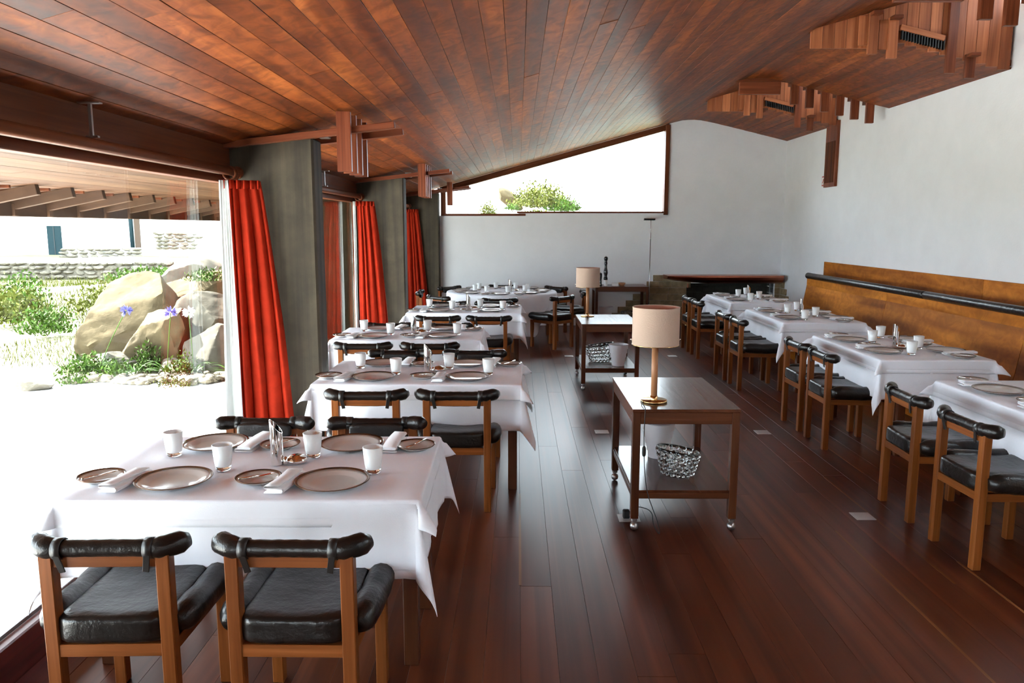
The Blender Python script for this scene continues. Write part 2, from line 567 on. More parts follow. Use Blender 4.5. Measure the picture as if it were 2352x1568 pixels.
def board_row(xa, xb, f, y0, y1, lens, mat='ceil', parent=None):
    za, zb = f(xa), f(xb)
    ang = math.atan2(zb - za, xb - xa)
    wd = math.hypot(xb - xa, zb - za)
    y = y0 - rnd.uniform(0, 2.5)
    while y < y1 - 0.05:
        ln = rnd.choice(lens)
        a, b = max(y, y0), min(y + ln, y1)
        if y1 - b < 0.4: b = y1
        if b - a > 0.05:
            ceiling_board((xa + xb) / 2, (za + zb) / 2 + 0.009 + rnd.uniform(0, 0.002), ang, wd, a, b, mat, parent)
        y = b if b == y1 else y + ln
nb = 42
for i in range(nb):
    xa = XW + (2.66 - XW) * i / nb
    xb = XW + (2.66 - XW) * (i + 1) / nb
    f = zmain if xb < 2.40 else zceil
    board_row(xa, xb, f, YF, YB, (4.2, 5.2, 6.1))
# lowered fields right of the ridge
for si, (a, b) in enumerate(SLABS):
    xs = [2.66 + (XR - 2.66) * i / 18 for i in range(19)]
    cs = roof_poly(xs, lambda x: zceil(x) + 0.035, 0.05, a + 0.01, b - 0.01).build('ceiling_field', 'darkwood' if b > 5 else 'ceil', ceil)
    for i in range(18 if b > 5 else 0):
        board_row(xs[i], xs[i + 1], zceil, a, b, (9.0,))
# the main slope carried on up inside the roof-light wells
for (a, b) in WELLS[2:]:
    xs = [2.66 + (XR - 2.66) * i / 17 for i in range(18)]
    for i in range(17):
        board_row(xs[i], xs[i + 1], lambda x: zmain(x) + 0.02, a, b, (5.0,))
# fascias closing the wells, boarded upright, with the dropped lip
tn = 1
def fascia(y, face, x0=2.68, x1=XR - 0.03):
    """boarded upright face at y (face -1 looks to the camera)"""
    global tn
    root = thing('trim_%d' % tn, 'boarded upright face of a roof light well in the ceiling', 'fascia')
    del root['category']
    del root['label']
    struct(root); tn += 1
    n = 17
    for i in range(n):
        xa = x0 + (x1 - x0) * i / n; xb = x0 + (x1 - x0) * (i + 1) / n
        xm = (xa + xb) / 2
        zb = min(zceil(xm) - 0.005, 3.325) if xm < 3.25 else zceil(xb) - 0.012
        zt = zmain(xb) + 0.07
        MB().box((xm, y, (zb + zt) / 2), (xb - xa - 0.003, 0.022, zt - zb), None, 0.0015).build('board', 'plankwall', root, False)
    return root
for y in (7.386, 11.266): fascia(y, -1)
for y in (-0.414, 3.486):
    struct(MB().box((3.6, y, 3.66), (1.9, 0.03, 0.42)).build('trim_%d' % tn, 'plankwall')); tn += 1
for y in (-1.98, 1.92, 5.82, 9.72):
    n = struct(MB().box((3.6, y, 3.66), (1.9, 0.03, 0.42)).build('trim_%d' % tn, 'darkwood')); tn += 1
    n = struct(MB().box((2.95, y + 0.02, 3.385), (0.50, 0.05, 0.155), None, 0.003).build('trim_%d' % tn, 'red')); tn += 1

# roof-light glass high in the right wall
for k, (a, b) in enumerate(WELLS):
    z0 = 3.71 if a > 4 else 3.16  # the two unseen wells get taller glass to brighten the tables
    g = struct(MB().box((XR + 0.06, (a + b) / 2, (z0 + 3.99) / 2), (0.012, b - a, 3.99 - z0)).build('window_%d' % (9 + k), 'pane'))
    fr = MB()
    for z in (z0 + 0.012, 3.985): fr.box((XR + 0.06, (a + b) / 2, z), (0.05, b - a, 0.03))
    fr.build('window_frame', 'darkwood', g)

# hanging hooks of wood at both ends of each lowered field
def hooks():
    names = ['first', 'second', 'third', 'fourth', 'fifth', 'sixth']
    for (y, where, dirn) in ((5.88, 'near edge of the front roof light', 1), (9.78, 'near edge of the rear roof light', 1), (7.375, 'boarded face of the front roof light', -1), (11.255, 'boarded face of the rear roof light', -1)):
        for k in range(6):
            if dirn < 0 and k in (2, 3): continue
            x = (3.40 + 0.187 * k) if dirn > 0 else (3.23 + 0.18 * k)
            z0 = zceil(x)
            r = thing('ceiling_hook', '%s wooden hanger from the left on the %s' % (names[k], where), 'wood hanger', (x, y, z0), 0, 'wooden hangers along the roof lights')
            if dirn > 0:
                MB().box((0, 0.02, -0.07), (0.095, 0.045, 0.30), None, 0.003).build('drop', 'red', r)
                MB().box((0, 0.09, 0.04), (0.095, 0.10, 0.06), None, 0.003).build('arm', 'red', r)
            else:
                zt_ = 0.17 if k < 2 else (0.50 if k == 4 else 0.02)
                MB().box((0, -0.034, (zt_ - 0.19) / 2), (0.088, 0.036, zt_ + 0.19), None, 0.003).build('drop', 'plankwall' if k < 2 else 'red', r)
                if k != 4: MB().box((0, -0.092, zt_ - 0.015), (0.088, 0.078, 0.03), None, 0.003).build('arm', 'red', r)
                if k < 2: MB().box((-0.085, -0.022, 0.02), (0.080, 0.020, 0.26), None, 0.002).build('back_board', 'plankwall', r)
        if dirn < 0:
            g = thing('air_grille', 'slotted wooden air grille on the %s' % where, 'air grille', (3.70, y + 0.01, zceil(3.70)))
            sl = math.atan2(zceil(4.05) - zceil(3.68), 0.37)
            rot = Matrix.Rotation(-sl, 3, 'Y')
            MB().box((-0.02, -0.03, 0.105), (0.42, 0.05, 0.05), rot, 0.003).build('frame', 'plankwall', g)
            for i in range(16):
                xx = -0.20 + i * 0.0255
                MB().box((xx, -0.03, 0.045 - xx * 0.245), (0.010, 0.035, 0.085), None).build('slat', 'rubber', g)
hooks()

# ------------------------------------------------------------------ left side: piers, beams, windows
for n, y in enumerate(COLS):
    t = 0.22
    lab = ['concrete pier nearest the camera between two windows', 'large concrete pier behind the first red curtain', 'concrete pier behind the second red curtain', 'concrete pier in the far left corner by the third red curtain'][n]
    p = MB().box(((XW - 0.05 - 1.35) / 2, y + t / 2, 1.14), (-1.35 - XW + 0.05, t, 2.29), None, 0.014).build('concrete_pier', 'concrete')
    tag(p, lab, 'pier', 'concrete piers along the window side')

def capital(y, label, boards):
    r = thing('roof_bracket', label, 'roof bracket', (0, y, 0), 0, 'wooden brackets on the piers')
    for dy in (-0.075, 0.285):
        MB().bar((XW, dy, zmain(XW) + 0.005), (-0.795, dy, 2.352), 0.055, 0.042, 0.003).build('crossbar', 'red', r)
    for k in range(boards):
        dy = -0.14 + k * 0.172
        if abs(dy + 0.075) < 0.02: dy -= 0.03
        MB().box((-1.111, dy, 2.24), (0.092, 0.026, 0.374), None, 0.002).build('hanging_board', 'red', r)
    MB().box((-1.30, 0.10, 2.315), (0.07, 0.12, 0.05), None, 0.004).build('steel_shoe', 'metal', r)
    return r
capital(COLS[0], 'dark wooden bracket board hanging at the upper left edge of the view', 4)
capital(COLS[1], 'large crossed wooden bracket above the nearest visible concrete pier', 4)
capital(COLS[2], 'crossed wooden bracket above the middle concrete pier', 4)
cap = capital(COLS[3] - 0.35, 'crossed wooden bracket in front of the high end window', 1)

bays = [(YF, COLS[0])] + [(COLS[i] + 0.22, COLS[i + 1]) for i in range(3)]
for n, (a, b) in enumerate(bays):
    ym, L = (a + b) / 2, b - a
    g = struct(MB().box((XW - 0.045, ym, 1.16), (0.010, L, 2.0)).build('window_%d' % (n + 1), 'pane'))
    MB().box((XW - 0.03, ym, 2.015), (0.07, L, 0.05), None, 0.004).build('window_head', 'darkwood', g)
    MB().box((XW - 0.035, ym, 0.165), (0.028, L, 0.022), None, 0.003).build('window_track', 'metal', g)
    MB().box((XW - 0.012, b - 0.035, 1.10), (0.03, 0.06, 1.9), None, 0.004).build('window_jamb', 'darkwood', g)
    struct(MB().box((XW + 0.01, ym, 2.15), (0.035, L, 0.20), None, 0.003).build('trim_%d' % (20 + n), 'darkwood'))
    struct(MB().box((XW + 0.005, ym, 0.075), (0.05, L, 0.17), None, 0.006).build('baseboard_window_%d' % (n + 1), 'sillfloor'))
    if n == 0: continue
    nm = ['nearest', 'second', 'third'][n - 1]
    r = thing('curtain_rod', 'round wooden curtain rod above the %s window bay' % nm, 'curtain rod', (XW + 0.085, ym, 2.055), 0, 'wooden curtain rods')
    MB(True).tube([(0, -L / 2 + 0.03, 0), (0, L / 2 - 0.06, 0)], 0.027, 14).build('pole', 'darkwood', r)
    MB(True).tube([(0, L / 2 - 0.06, 0), (0, L / 2 - 0.03, 0), (0, L / 2 - 0.01, 0)], [0.036, 0.042, 0.036], 14).build('finial', 'darkwood', r)
    hk = MB()
    hk.box((0.01, L / 2 - 1.78, 0.172), (0.095, 0.03, 0.006)); hk.box((0.01, L / 2 - 1.78, 0.10), (0.013, 0.013, 0.145)); hk.box((0.014, L / 2 - 1.78, 0.031), (0.05, 0.018, 0.008))
    hk.build('hanger', 'metal', r)
    for k in range(4):
        th = [(0.040 * math.cos(t), L / 2 - 0.11 - 0.022 * k, 0.040 * math.sin(t) - 0.012) for t in [i * PI / 7 for i in range(15)]]
        MB(True).tube(th, 0.007, 6, False).build('curtain_ring', 'darkwood', r)

# curtains drawn to the pier at the end of each bay
def curtain(n, y, label, lin):
    r = thing('curtain', label, 'curtain', (0, y, 0), 0, 'red velvet curtains')
    sd = n * 5.3
    def strip(x0, y0, x1, y1, X0, Y0, X1, Y1, folds, amp0, amp1, nu):
        def fn(u, v):
            t = 1 - v                       # 0 at top .. 1 at hem
            e = t ** 0.85
            ax, ay = x0 + (x1 - x0) * u, y0 + (y1 - y0) * u
            bx_, by_ = X0 + (X1 - X0) * u, Y0 + (Y1 - Y0) * u
            x = ax + (bx_ - ax) * e; yy = ay + (by_ - ay) * e
            amp = (amp0 + (amp1 - amp0) * min(1, t * 2.2)) * (0.75 + 0.6 * nz(u * 5 + sd, 3.1))
            uu = u + 0.055 * math.sin(u * 7.3 + sd) + 0.03 * math.sin(u * 15.1 + 2 * sd)
            ph = uu * folds * 2 * PI + 0.9 * math.sin(t * 2.0 + sd) * (0.5 + u) + sd
            s_ = math.sin(ph + 0.5 * math.sin(ph))
            yy += amp * s_ + 0.012 * nz(u * 9 + sd, t * 2)
            x += 0.6 * amp * math.cos(ph) * 0.6 + 0.006 * nz(u * 6, t * 3, sd)
            return (x, yy, 0.012 + 1.985 * v)
        return MB(True).grid(fn, nu, 34)
    o = strip(-1.862, -0.17, -1.685, -0.075, -1.850, -0.20, -1.50, -0.085, 4.2, 0.018, 0.046, 120).build('drape', 'velvet', r, False)
    solid(o, 0.004)
    def tape(u, v):
        x, yy = -1.872 + 0.19 * u, -0.185 + 0.098 * u
        ph = u * 5.0 * 2 * PI + sd
        return (x, yy + 0.021 * math.sin(ph) - 0.004, 1.945 + 0.055 * v)
    solid(MB(True).grid(tape, 70, 3).build('heading_tape', 'velvet', r, False), 0.005)
    if lin:
        o = strip(-1.90, -0.21, -1.845, -0.20, -1.905, -0.29, -1.80, -0.25, 0.8, 0.008, 0.016, 40).build('lining', 'lining', r, False)
        solid(o, 0.003)
    else:
        o = strip(-1.905, -0.20, -1.88, -0.19, -1.905, -0.26, -1.875, -0.24, 1.0, 0.006, 0.012, 24).build('lining', 'lining', r, False)
        solid(o, 0.003)
curtain(1, COLS[1], 'nearest red velvet curtain with white lining beside the big window', True)
curtain(2, COLS[2], 'middle red velvet curtain between the two visible concrete piers', False)
curtain(3, COLS[3], 'farthest red velvet curtain by the corner pier', False)

# high end window over the back wall
sill = 1.945
g4 = MB()
zt = lambda x: zmain(x) + 0.03
pts = [(-1.33, 1.90), (2.56, 1.94), (2.56, zt(2.56)), (-1.33, zt(-1.33))]
g4.add([(x, YB + 0.10, z) for x, z in pts] + [(x, YB + 0.11, z) for x, z in pts], [(0, 1, 2, 3), (7, 6, 5, 4), (0, 4, 5, 1), (1, 5, 6, 2), (2, 6, 7, 3), (3, 7, 4, 0)], [(x, z) for x, z in pts] * 2)
win = struct(g4.build('window_8', 'pane'))
MB().box((-1.285, YB + 0.05, 2.14), (0.085, 0.16, 0.46), None, 0.004).build('window_jamb', 'darkwood', win)
MB().box((2.528, YB + 0.05, 2.66), (0.07, 0.18, 1.50), None, 0.004).build('window_jamb', 'darkwood', win)
MB().box((-0.60, YB + 0.06, 1.914), (1.46, 0.142, 0.038), None, 0.004).build('window_sill', 'darkwood', win)
MB().box((1.27, YB + 0.06, 1.955), (2.58, 0.142, 0.030), None, 0.004).build('window_sill', 'darkwood', win)
MB().bar((-1.33, YB + 0.06, zmain(-1.33) - 0.052), (2.56, YB + 0.06, zmain(2.56) - 0.052), 0.14, 0.095, 0.004).build('window_head', 'darkwood', win)
# eave beyond the end window
# ------------------------------------------------------------------ eave outside the big window
M['bracket'] = wood('bracket_wood', (0.040, 0.021, 0.012), (0.055, 0.029, 0.016), (0.072, 0.039, 0.022), 0.6, 1.2, 30, 0.3, (0.85, 1.15), spec=0.1)
ev = thing('eave', 'boarded eave with a dark edge beam outside the big window', 'eave', (0, 0, 0))
for i in range(20):
    xa = -4.15 + (4.15 - 1.98) * i / 20; xb = -4.15 + (4.15 - 1.98) * (i + 1) / 20
    board_row(xa, xb, zeave, YF, YB, (8.0, 9.0), 'soffit', ev)
MB().box((-4.22, (YF + YB) / 2, 1.90), (0.06, YB - YF + 0.6, 0.22), None, 0.004).build('beam', 'bracket', ev)
for k in range(26):
    y = 1.2 + 0.475 * k
    r = thing('rafter_bracket', '%s short rafter bracket under the outside eave' % ('%d%s' % (k + 1, {1: 'st', 2: 'nd', 3: 'rd'}.get(k + 1 if k < 20 else (k + 1) % 10, 'th'))) + ' counted from the camera end', 'rafter', (-4.2, y, 0), 0, 'rafter brackets under the eave')
    MB().bar((0.0, 0, 1.885), (0.52, 0, 1.990), 0.05, 0.085, 0.003).build('rafter', 'bracket', r)
    MB().box((0.02, 0, 1.845), (0.03, 0.055, 0.10), None, 0.002).build('end_block', 'bracket', r)
    MB().box((0.30, 0.10, zeave(-3.9) - 0.012), (0.50, 0.022, 0.022), None).build('shadow_gap_strip', 'darkwood', r)  # dark strip standing in for the shadow gap above each bracket

# ------------------------------------------------------------------ fireplace at the right end of the back wall
fp = thing('fireplace', 'low stone fireplace with copper hood in the far right corner', 'fireplace', (0, YB, 0))
CH = 0.1105
def block(x0, x1, z0, z1, y0=-0.014, y1=0.06, mat='stone'):
    MB().box(((x0 + x1) / 2, (y0 + y1) / 2 + rnd.uniform(-0.002, 0.002), (z0 + z1) / 2), (x1 - x0 - 0.003, y1 - y0, z1 - z0 - 0.003), None, 0.003).build('stone_block', mat, fp, False)
lefts = [1.45, 1.60, 1.74, 1.88, 2.00, 2.13, 2.235, 2.345]
for c in range(8):
    z0, z1 = c * CH, (c + 1) * CH
    x = lefts[c]
    end = 2.93 if c < 6 else 3.0
    k = 0
    while x < end - 0.02:
        wdt = rnd.choice((0.22, 0.27, 0.33))
        x1 = end if end - (x + wdt) < 0.12 else x + wdt
        block(x, x1, z0, z1)
        x = x1
    if c < 7: block(4.46, XR, z0, z1)
for c in range(8):            # the stones run on along the right wall
    z0, z1 = c * CH, (c + 1) * CH
    y = 0.0
    ymax = [0.95, 0.82, 0.70, 0.58, 0.47, 0.36, 0.25, 0.15][c]
    while y < ymax - 0.02:
        dy = min(rnd.choice((0.14, 0.18, 0.24)), ymax - y)
        MB().box((XR - 0.002, -(y + dy / 2), (z0 + z1) / 2), (0.03, dy - 0.006, z1 - z0 - 0.006), None, 0.004).build('stone_block', 'stone', fp, False)
        y += dy
# firebox lining
for c in range(7):
    z0, z1 = c * CH, (c + 1) * CH
    x = 2.93 + (0.12 if c % 2 else 0)
    xs = [2.93] + [2.93 + 0.24 * i + (0.12 if c % 2 else 0.0) for i in range(1, 7) if 2.93 + 0.24 * i + (0.12 if c % 2 else 0.0) < 4.38] + [4.46]
    for a, b in zip(xs, xs[1:]):
        block(a, b, z0, z1, 0.40, 0.47, 'soot')
    for xx in (2.915, 4.475):
        for y in (0.0, 0.2):
            MB().box((xx, y + 0.16, (z0 + z1) / 2), (0.03, 0.194, CH - 0.006), None, 0.003).build('stone_block', 'soot', fp, False)
MB().box((3.70, 0.30, 0.90), (1.6, 0.4, 0.28)).build('flue_throat', 'soot', fp)
MB().box((3.70, 0.25, 0.01), (1.5, 0.55, 0.02)).build('hearth', 'soot', fp)
MB().box((3.70, 0.50, 0.40), (1.6, 0.04, 0.84)).build('firebox_back', 'black', fp)
hood = MB(True)
prof = [(-0.42, 0.0), (-0.425, -0.03), (-0.405, -0.075), (-0.35, -0.115), (-0.25, -0.14), (0.0, -0.145), (0.0, -0.002)]
xs_h = [2.52, 2.60, 2.75, 2.95, 3.2, 3.6, 4.0, 4.35, 4.47]
k_h = [0.45, 0.55, 0.72, 0.88, 1.0, 1.0, 1.0, 1.0, 1.0]
vs_ = []
for x, kk in zip(xs_h, k_h):
    for (yy, zz) in prof: vs_.append((x, yy, 0.895 + zz * kk))
n = len(prof)
fs = [tuple(range(n)), tuple((len(xs_h) - 1) * n + i for i in range(n))[::-1]]
for i in range(len(xs_h) - 1):
    for j in range(n):
        j2 = (j + 1) % n
        fs.append((i * n + j, i * n + j2, (i + 1) * n + j2, (i + 1) * n + j))
hood.smooth = False
hood.add(vs_, fs, [(p[0], p[1] + p[2]) for p in vs_])
hood.build('copper_hood', 'copper', fp)
MB().box((2.945, -0.03, 0.70), (0.018, 0.02, 0.075), None, 0.003).build('fire_hook', 'copper', fp)

# ------------------------------------------------------------------ banquette along the right wall
bn = thing('bench', 'long wooden wall bench with a padded black leather headroll', 'bench', (0, 0, 0))
def bx_at(z): return 3.98 + 0.17 * z
for (a, b) in ((1.4, 3.8), (3.8, 6.2), (6.2, 8.6), (8.6, 11.0)):
    rot = Matrix.Rotation(math.atan(0.17), 3, 'Y')
    MB().box((bx_at(0.70) + 0.012, (a + b) / 2, 0.70), (0.024, b - a - 0.003, 0.66), rot, 0.002).build('back_panel', 'bench', bn)
    MB().box((3.78, (a + b) / 2, 0.405), (0.50, b - a - 0.006, 0.07), None, 0.02).build('seat_pad', 'leather', bn)
    MB().box((3.80, (a + b) / 2, 0.18), (0.46, b - a - 0.003, 0.36), None, 0.003).build('seat_box', 'bench', bn)
    MB().box((4.30, (a + b) / 2, 0.50), (0.34, b - a - 0.003, 1.0), None, 0.003).build('back_box', 'bench', bn)
for (a, b) in ((1.4, 4.6), (4.6, 7.8), (7.8, 11.0)):
    MB(True).tube([(4.135, a + 0.002, 1.02), (4.135, a + 0.02, 1.02), (4.135, b - 0.02, 1.02), (4.135, b - 0.002, 1.02)], [0.036, 0.042, 0.042, 0.036], 16).build('headroll', 'leather', bn)
wp = thing('wall_panel', 'narrow brown wood panel on the white wall above the bench', 'wood panel', (XR, 0, 0))
for (a, b) in ((1.4, 3.6), (3.6, 7.49), (7.49, 11.42)):
    MB().box((-0.012, (a + b) / 2, 1.03), (0.024, b - a - 0.003, 0.335), None, 0.002).build('panel', 'bench', wp)

# tall slatted panel and small sign high on the right wall
gp = thing('wall_grille', 'tall wooden panel with fine upright slats high on the right wall', 'grille', (XR, 11.38, 2.30))
MB().box((-0.02, 0, 0.44), (0.04, 0.40, 0.92), None, 0.004).build('panel', 'red', gp)
for i in range(14):
    MB().box((-0.045, -0.15 + i * 0.023, 0.33), (0.012, 0.011, 0.58), None).build('slat', 'darkwood', gp)
sg = thing('wall_sign', 'small red and white sign beside the slatted wall panel', 'sign', (XR, 11.66, 2.31))
MB().box((-0.006, 0, 0.07), (0.012, 0.11, 0.145), None, 0.002).build('board', 'redsign', sg)
MB().box((-0.0135, 0, 0.07), (0.003, 0.075, 0.105), None).build('print', 'whitesign', sg)
MB().bar((-0.016, 0.02, 0.04), (-0.016, -0.02, 0.10), 0.002, 0.018).build('mark', 'redsign', sg)

# ------------------------------------------------------------------ chair
def wrinkle(a, f, sd):
    def g(q):
        n1 = nz(q.x * f + sd, q.y * f, q.z * f)
        return q + Vector((0, 0, a * n1)) + q.normalized() * (a * 0.6 * nz(q.x * f * 2.1, q.y * f * 2.1 + sd, q.z * 4))
    return g

def make_chair():
    t = thing('dining_chair', 'chair', 'chair')
    for s in (-1, 1):
        MB().box((s * 0.180, -0.200, 0.348), (0.043, 0.043, 0.696), None, 0.003).build('leg', 'chair', t)
        MB().box((s * 0.196, 0.222, 0.195), (0.042, 0.042, 0.39), None, 0.003).build('leg', 'chair', t)
        MB().bar((s * 0.182, -0.18, 0.377), (s * 0.196, 0.20, 0.377), 0.026, 0.042, 0.002).build('side_rail', 'chair', t)
    MB().box((0, -0.205, 0.377), (0.32, 0.026, 0.042), None, 0.002).build('rear_rail', 'chair', t)
    MB().box((0, 0.225, 0.377), (0.35, 0.026, 0.042), None, 0.002).build('front_rail', 'chair', t)
    MB().box((0, -0.200, 0.676), (0.32, 0.030, 0.044), None, 0.002).build('back_rail', 'chair', t)
    # seat: a leather sheet slung between two long bolsters, thick roll at the back
    def dip(q):
        e = max(0.0, 1 - (q.x / 0.2) ** 2) * max(0.0, 1 - (q.y / 0.24) ** 2)
        z = q.z - (0.020 * e if q.z > 0 else 0)
        z += 0.004 * nz(q.x * 9, q.y * 9, 1.0) + (0.004 * nz(q.x * 30, q.y * 8, q.z * 20) if q.y < -0.15 else 0)
        return Vector((q.x, q.y, z))
    MB(True).pillow((0, 0.012, 0.448), (0.345, 0.485, 0.104), 12, 8.0, dip).build('seat_cushion', 'leather', t)
    for s in (-1, 1):
        p, r_ = [], []
        for i in range(15):
            u = i / 14
            y = -0.185 + 0.445 * u
            e = min(u, 1 - u)
            p.append((s * (0.209 + 0.006 * u), y, 0.452 + 0.004 * math.sin(u * PI * 3)))
            r_.append(0.026 + 0.024 * min(1, e / 0.10) + 0.0015 * math.sin(u * 23 + s))
        MB(True).tube(p, r_, 14, True, 1.05).build('seat_bolster', 'leather', t)
    # padded roll on the back, swelling at both ends, ends bent forward
    p, r_ = [], []
    for i in range(27):
        u = -1 + 2 * i / 26
        a = abs(u)
        end = max(0.0, (a - 0.66) / 0.34)
        p.append((u * 0.243, -0.205 + 0.050 * end ** 1.6 + 0.006 * (1 - a), 0.714 + 0.006 * end - 0.003 * math.cos(u * 1.5)))
        rr = 0.0275 + 0.008 * min(1, max(0, (a - 0.58) / 0.12))
        if a > 0.93: rr -= 0.014 * (a - 0.93) / 0.07
        r_.append(rr + 0.0008 * math.sin(u * 31))
    MB(True).tube(p, r_, 16).build('back_roll', 'leather', t)
    for s in (-1, 1):
        for j, xx in enumerate((0.140,)):
            ring = [(s * (xx), -0.203 + 0.0315 * math.cos(a), 0.712 + 0.0315 * math.sin(a)) for a in [2 * PI * i / 16 for i in range(17)]]
            st = MB(True)
            for q in range(16):
                pass
            vv, ff, uu = [], [], []
            for q, (x, y, z) in enumerate(ring):
                for dx in (-0.014, 0.014):
                    vv.append((x + dx, y, z)); uu.append((y, z))
            for q in range(16): ff.append((2 * q, 2 * q + 1, 2 * q + 3, 2 * q + 2))
            st.add(vv, ff, uu)
            o = st.build('strap', 'strap', t); solid(o, 0.004)
            tl = MB().bar((s * xx, -0.232, 0.705), (s * (xx - 0.012), -0.219, 0.640), 0.020, 0.005, 0.001, (0, 1, 0))
            tl.build('strap_tail', 'strap', t)
    def pad(q):
        return Vector((q.x, q.y + 0.004 * nz(q.x * 28, q.z * 9), q.z))
    MB(True).pillow((0, -0.166, 0.682), (0.275, 0.036, 0.078), 10, 5.0, pad).build('back_pad', 'leather', t)
    return t

chair0 = make_chair()
first = [True]
def chair(x, y, rz, label, group):
    o = chair0 if first[0] else copy_tree(chair0)
    first[0] = False
    o.location = (x, y, 0)
    o.rotation_euler = (0, 0, rz)
    o['label'] = label
    o['group'] = group
    return o

# ------------------------------------------------------------------ tableware prototypes
def proto_plate(name, r, cat):
    t = thing(name, name, cat)
    k = r / 0.14
    pr = [(0, 0.004), (0.085 * k, 0.004), (0.092 * k, 0.006), (0.112 * k, 0.0135), (0.1325 * k, 0.0185), (0.1325 * k, 0.0145), (0.110 * k, 0.0085), (0.085 * k, 0.0), (0, 0.0)]
    MB(True).lathe(pr, 40).build('dish_body', 'china', t)
    pr = [(0.1290 * k, 0.01795), (0.140 * k, 0.0216), (0.1408 * k, 0.0197), (0.1315 * k, 0.0145), (0.1290 * k, 0.01795)]
    MB(True).lathe(pr, 40).build('rim_band', 'rim', t)
    return t
P_BIG = proto_plate('dinner_plate', 0.14, 'plate')
P_SML = proto_plate('side_plate', 0.086, 'plate')

def proto_glass():
    t = thing('tumbler', 'glass', 'glass')
    pr = [(0, 0.014), (0.024, 0.014), (0.0305, 0.019), (0.034, 0.040), (0.0395, 0.105), (0.0375, 0.105), (0.0325, 0.042), (0.028, 0.024), (0, 0.022)]
    MB(True).lathe(pr, 28).build('cup', 'opal', t)
    pr = [(0, 0.0), (0.024, 0.0), (0.0275, 0.003), (0.030, 0.0175), (0.0240, 0.0138), (0, 0.0138)]
    MB(True).lathe(pr, 28).build('clear_foot', 'crystal', t)
    return t
P_GLS = proto_glass()

def proto_napkin():
    t = thing('folded_napkin', 'napkin', 'napkin')
    # rolled-over folded cloth: spiral section swept along its length
    sec = []
    for (y, z) in ((-0.036, 0.002), (0.034, 0.002), (0.040, 0.009), (0.034, 0.016), (-0.030, 0.017), (-0.036, 0.0225), (-0.030, 0.028), (0.024, 0.029)):
        sec.append((y, z))
    up = [(y, z + 0.0045) for (y, z) in reversed(sec)]
    ring = sec + up
    n = len(ring)
    vs_, fs = [], []
    K = 12
    for i in range(K):
        u = i / (K - 1)
        x = -0.115 + 0.23 * u
        sq = 0.72 + 0.28 * (1 - u)
        for (y, z) in ring:
            vs_.append((y * (0.95 + 0.1 * u) + 0.004 * math.sin(u * 4), x, z * sq + 0.001 + 0.0025 * max(0, nz(x * 20, y * 20))))
    for i in range(K - 1):
        for j in range(n):
            fs.append((i * n + j, i * n + (j + 1) % n, (i + 1) * n + (j + 1) % n, (i + 1) * n + j))
    m_ = len(sec)
    for base in (0, (K - 1) * n):
        for j in range(m_ - 1):
            a, b = j, j + 1
            c, d = n - 2 - j, n - 1 - j
            fs.append((base + a, base + b, base + c, base + d))
    mb = MB(True)
    mb.add(vs_, fs, [(p[0], p[1]) for p in vs_])
    mb.build('cloth_fold', 'napkin', t)
    return t
P_NAP = proto_napkin()

def proto_vase():
    t = thing('bud_vase', 'vase', 'vase')
    n = 28
    vs_, fs = [], []
    R0, R1 = 0.0255, 0.0235
    for (r, kind) in ((R0, 0), (R0, 1), (R1, 1), (R1, 2)):
        for j in range(n):
            a = 2 * PI * j / n
            x, y = r * math.cos(a), r * math.sin(a)
            z = 0.0 if kind == 0 else (0.158 - x * 1.15 if kind == 1 else 0.012)
            vs_.append((x, y, z))
    for i in range(3):
        for j in range(n):
            fs.append((i * n + j, i * n + (j + 1) % n, (i + 1) * n + (j + 1) % n, (i + 1) * n + j))
    fs.append(tuple(range(n))); fs.append(tuple(3 * n + j for j in range(n)))
    mb = MB(True); mb.add(vs_, fs, [(p[0], p[2]) for p in vs_])
    o = mb.build('tube', 'chrome', t)
    md = o.modifiers.new('edges', 'EDGE_SPLIT'); md.split_angle = R(50)
    MB(True).lathe([(0, 0), (0.009, 0.0), (0.011, 0.006), (0.009, 0.03), (0, 0.034)], 14, (0.036, -0.008, 0)).build('side_stem', 'chrome', t)
    return t
P_VAS = proto_vase()

def proto_pot():
    t = thing('butter_dish', 'dish', 'dish')
    MB(True).lathe([(0, 0), (0.030, 0), (0.041, 0.006), (0.043, 0.013), (0.041, 0.017), (0, 0.017)], 28).build('base', 'chrome', t)
    MB(True).lathe([(0.041, 0.017), (0.038, 0.024), (0.026, 0.031), (0.012, 0.034), (0, 0.0345)], 28).build('lid', 'chrome', t)
    return t
P_POT = proto_pot()

def proto_knife():
    t = thing('butter_knife', 'knife', 'knife')
    MB(True).tube([(0, -0.075, 0.024), (0, -0.03, 0.022), (0, 0.0, 0.020)], [0.0045, 0.005, 0.0035], 8).build('handle', 'chrome', t)
    bl = MB(True).pillow((0, 0.032, 0.020), (0.017, 0.068, 0.0035), 5, 3.0); bl.build('blade', 'chrome', t)
    return t
P_KNF = proto_knife()
used = set()
def place(proto, x, y, z, rz, label, group):
    if proto.name in used:
        o = copy_tree(proto)
    else:
        o = proto; used.add(proto.name)
    o.location = (x, y, z)
    o.rotation_euler = (0, 0, rz)
    o['label'] = label
    o['group'] = group
    return o

# ------------------------------------------------------------------ tables and their two cloths
TZ = 0.735
def samples(h, drop, n, m):
    inner = [-h + 2 * h * i / n for i in range(n + 1)]
    outer = [h + (drop - 0.036) * (i / m) for i in range(1, m + 1)] + [h + drop - e for e in (0.033, 0.030, 0.027, 0.014, 0.0)]
    return [-x for x in reversed(outer)] + inner + outer

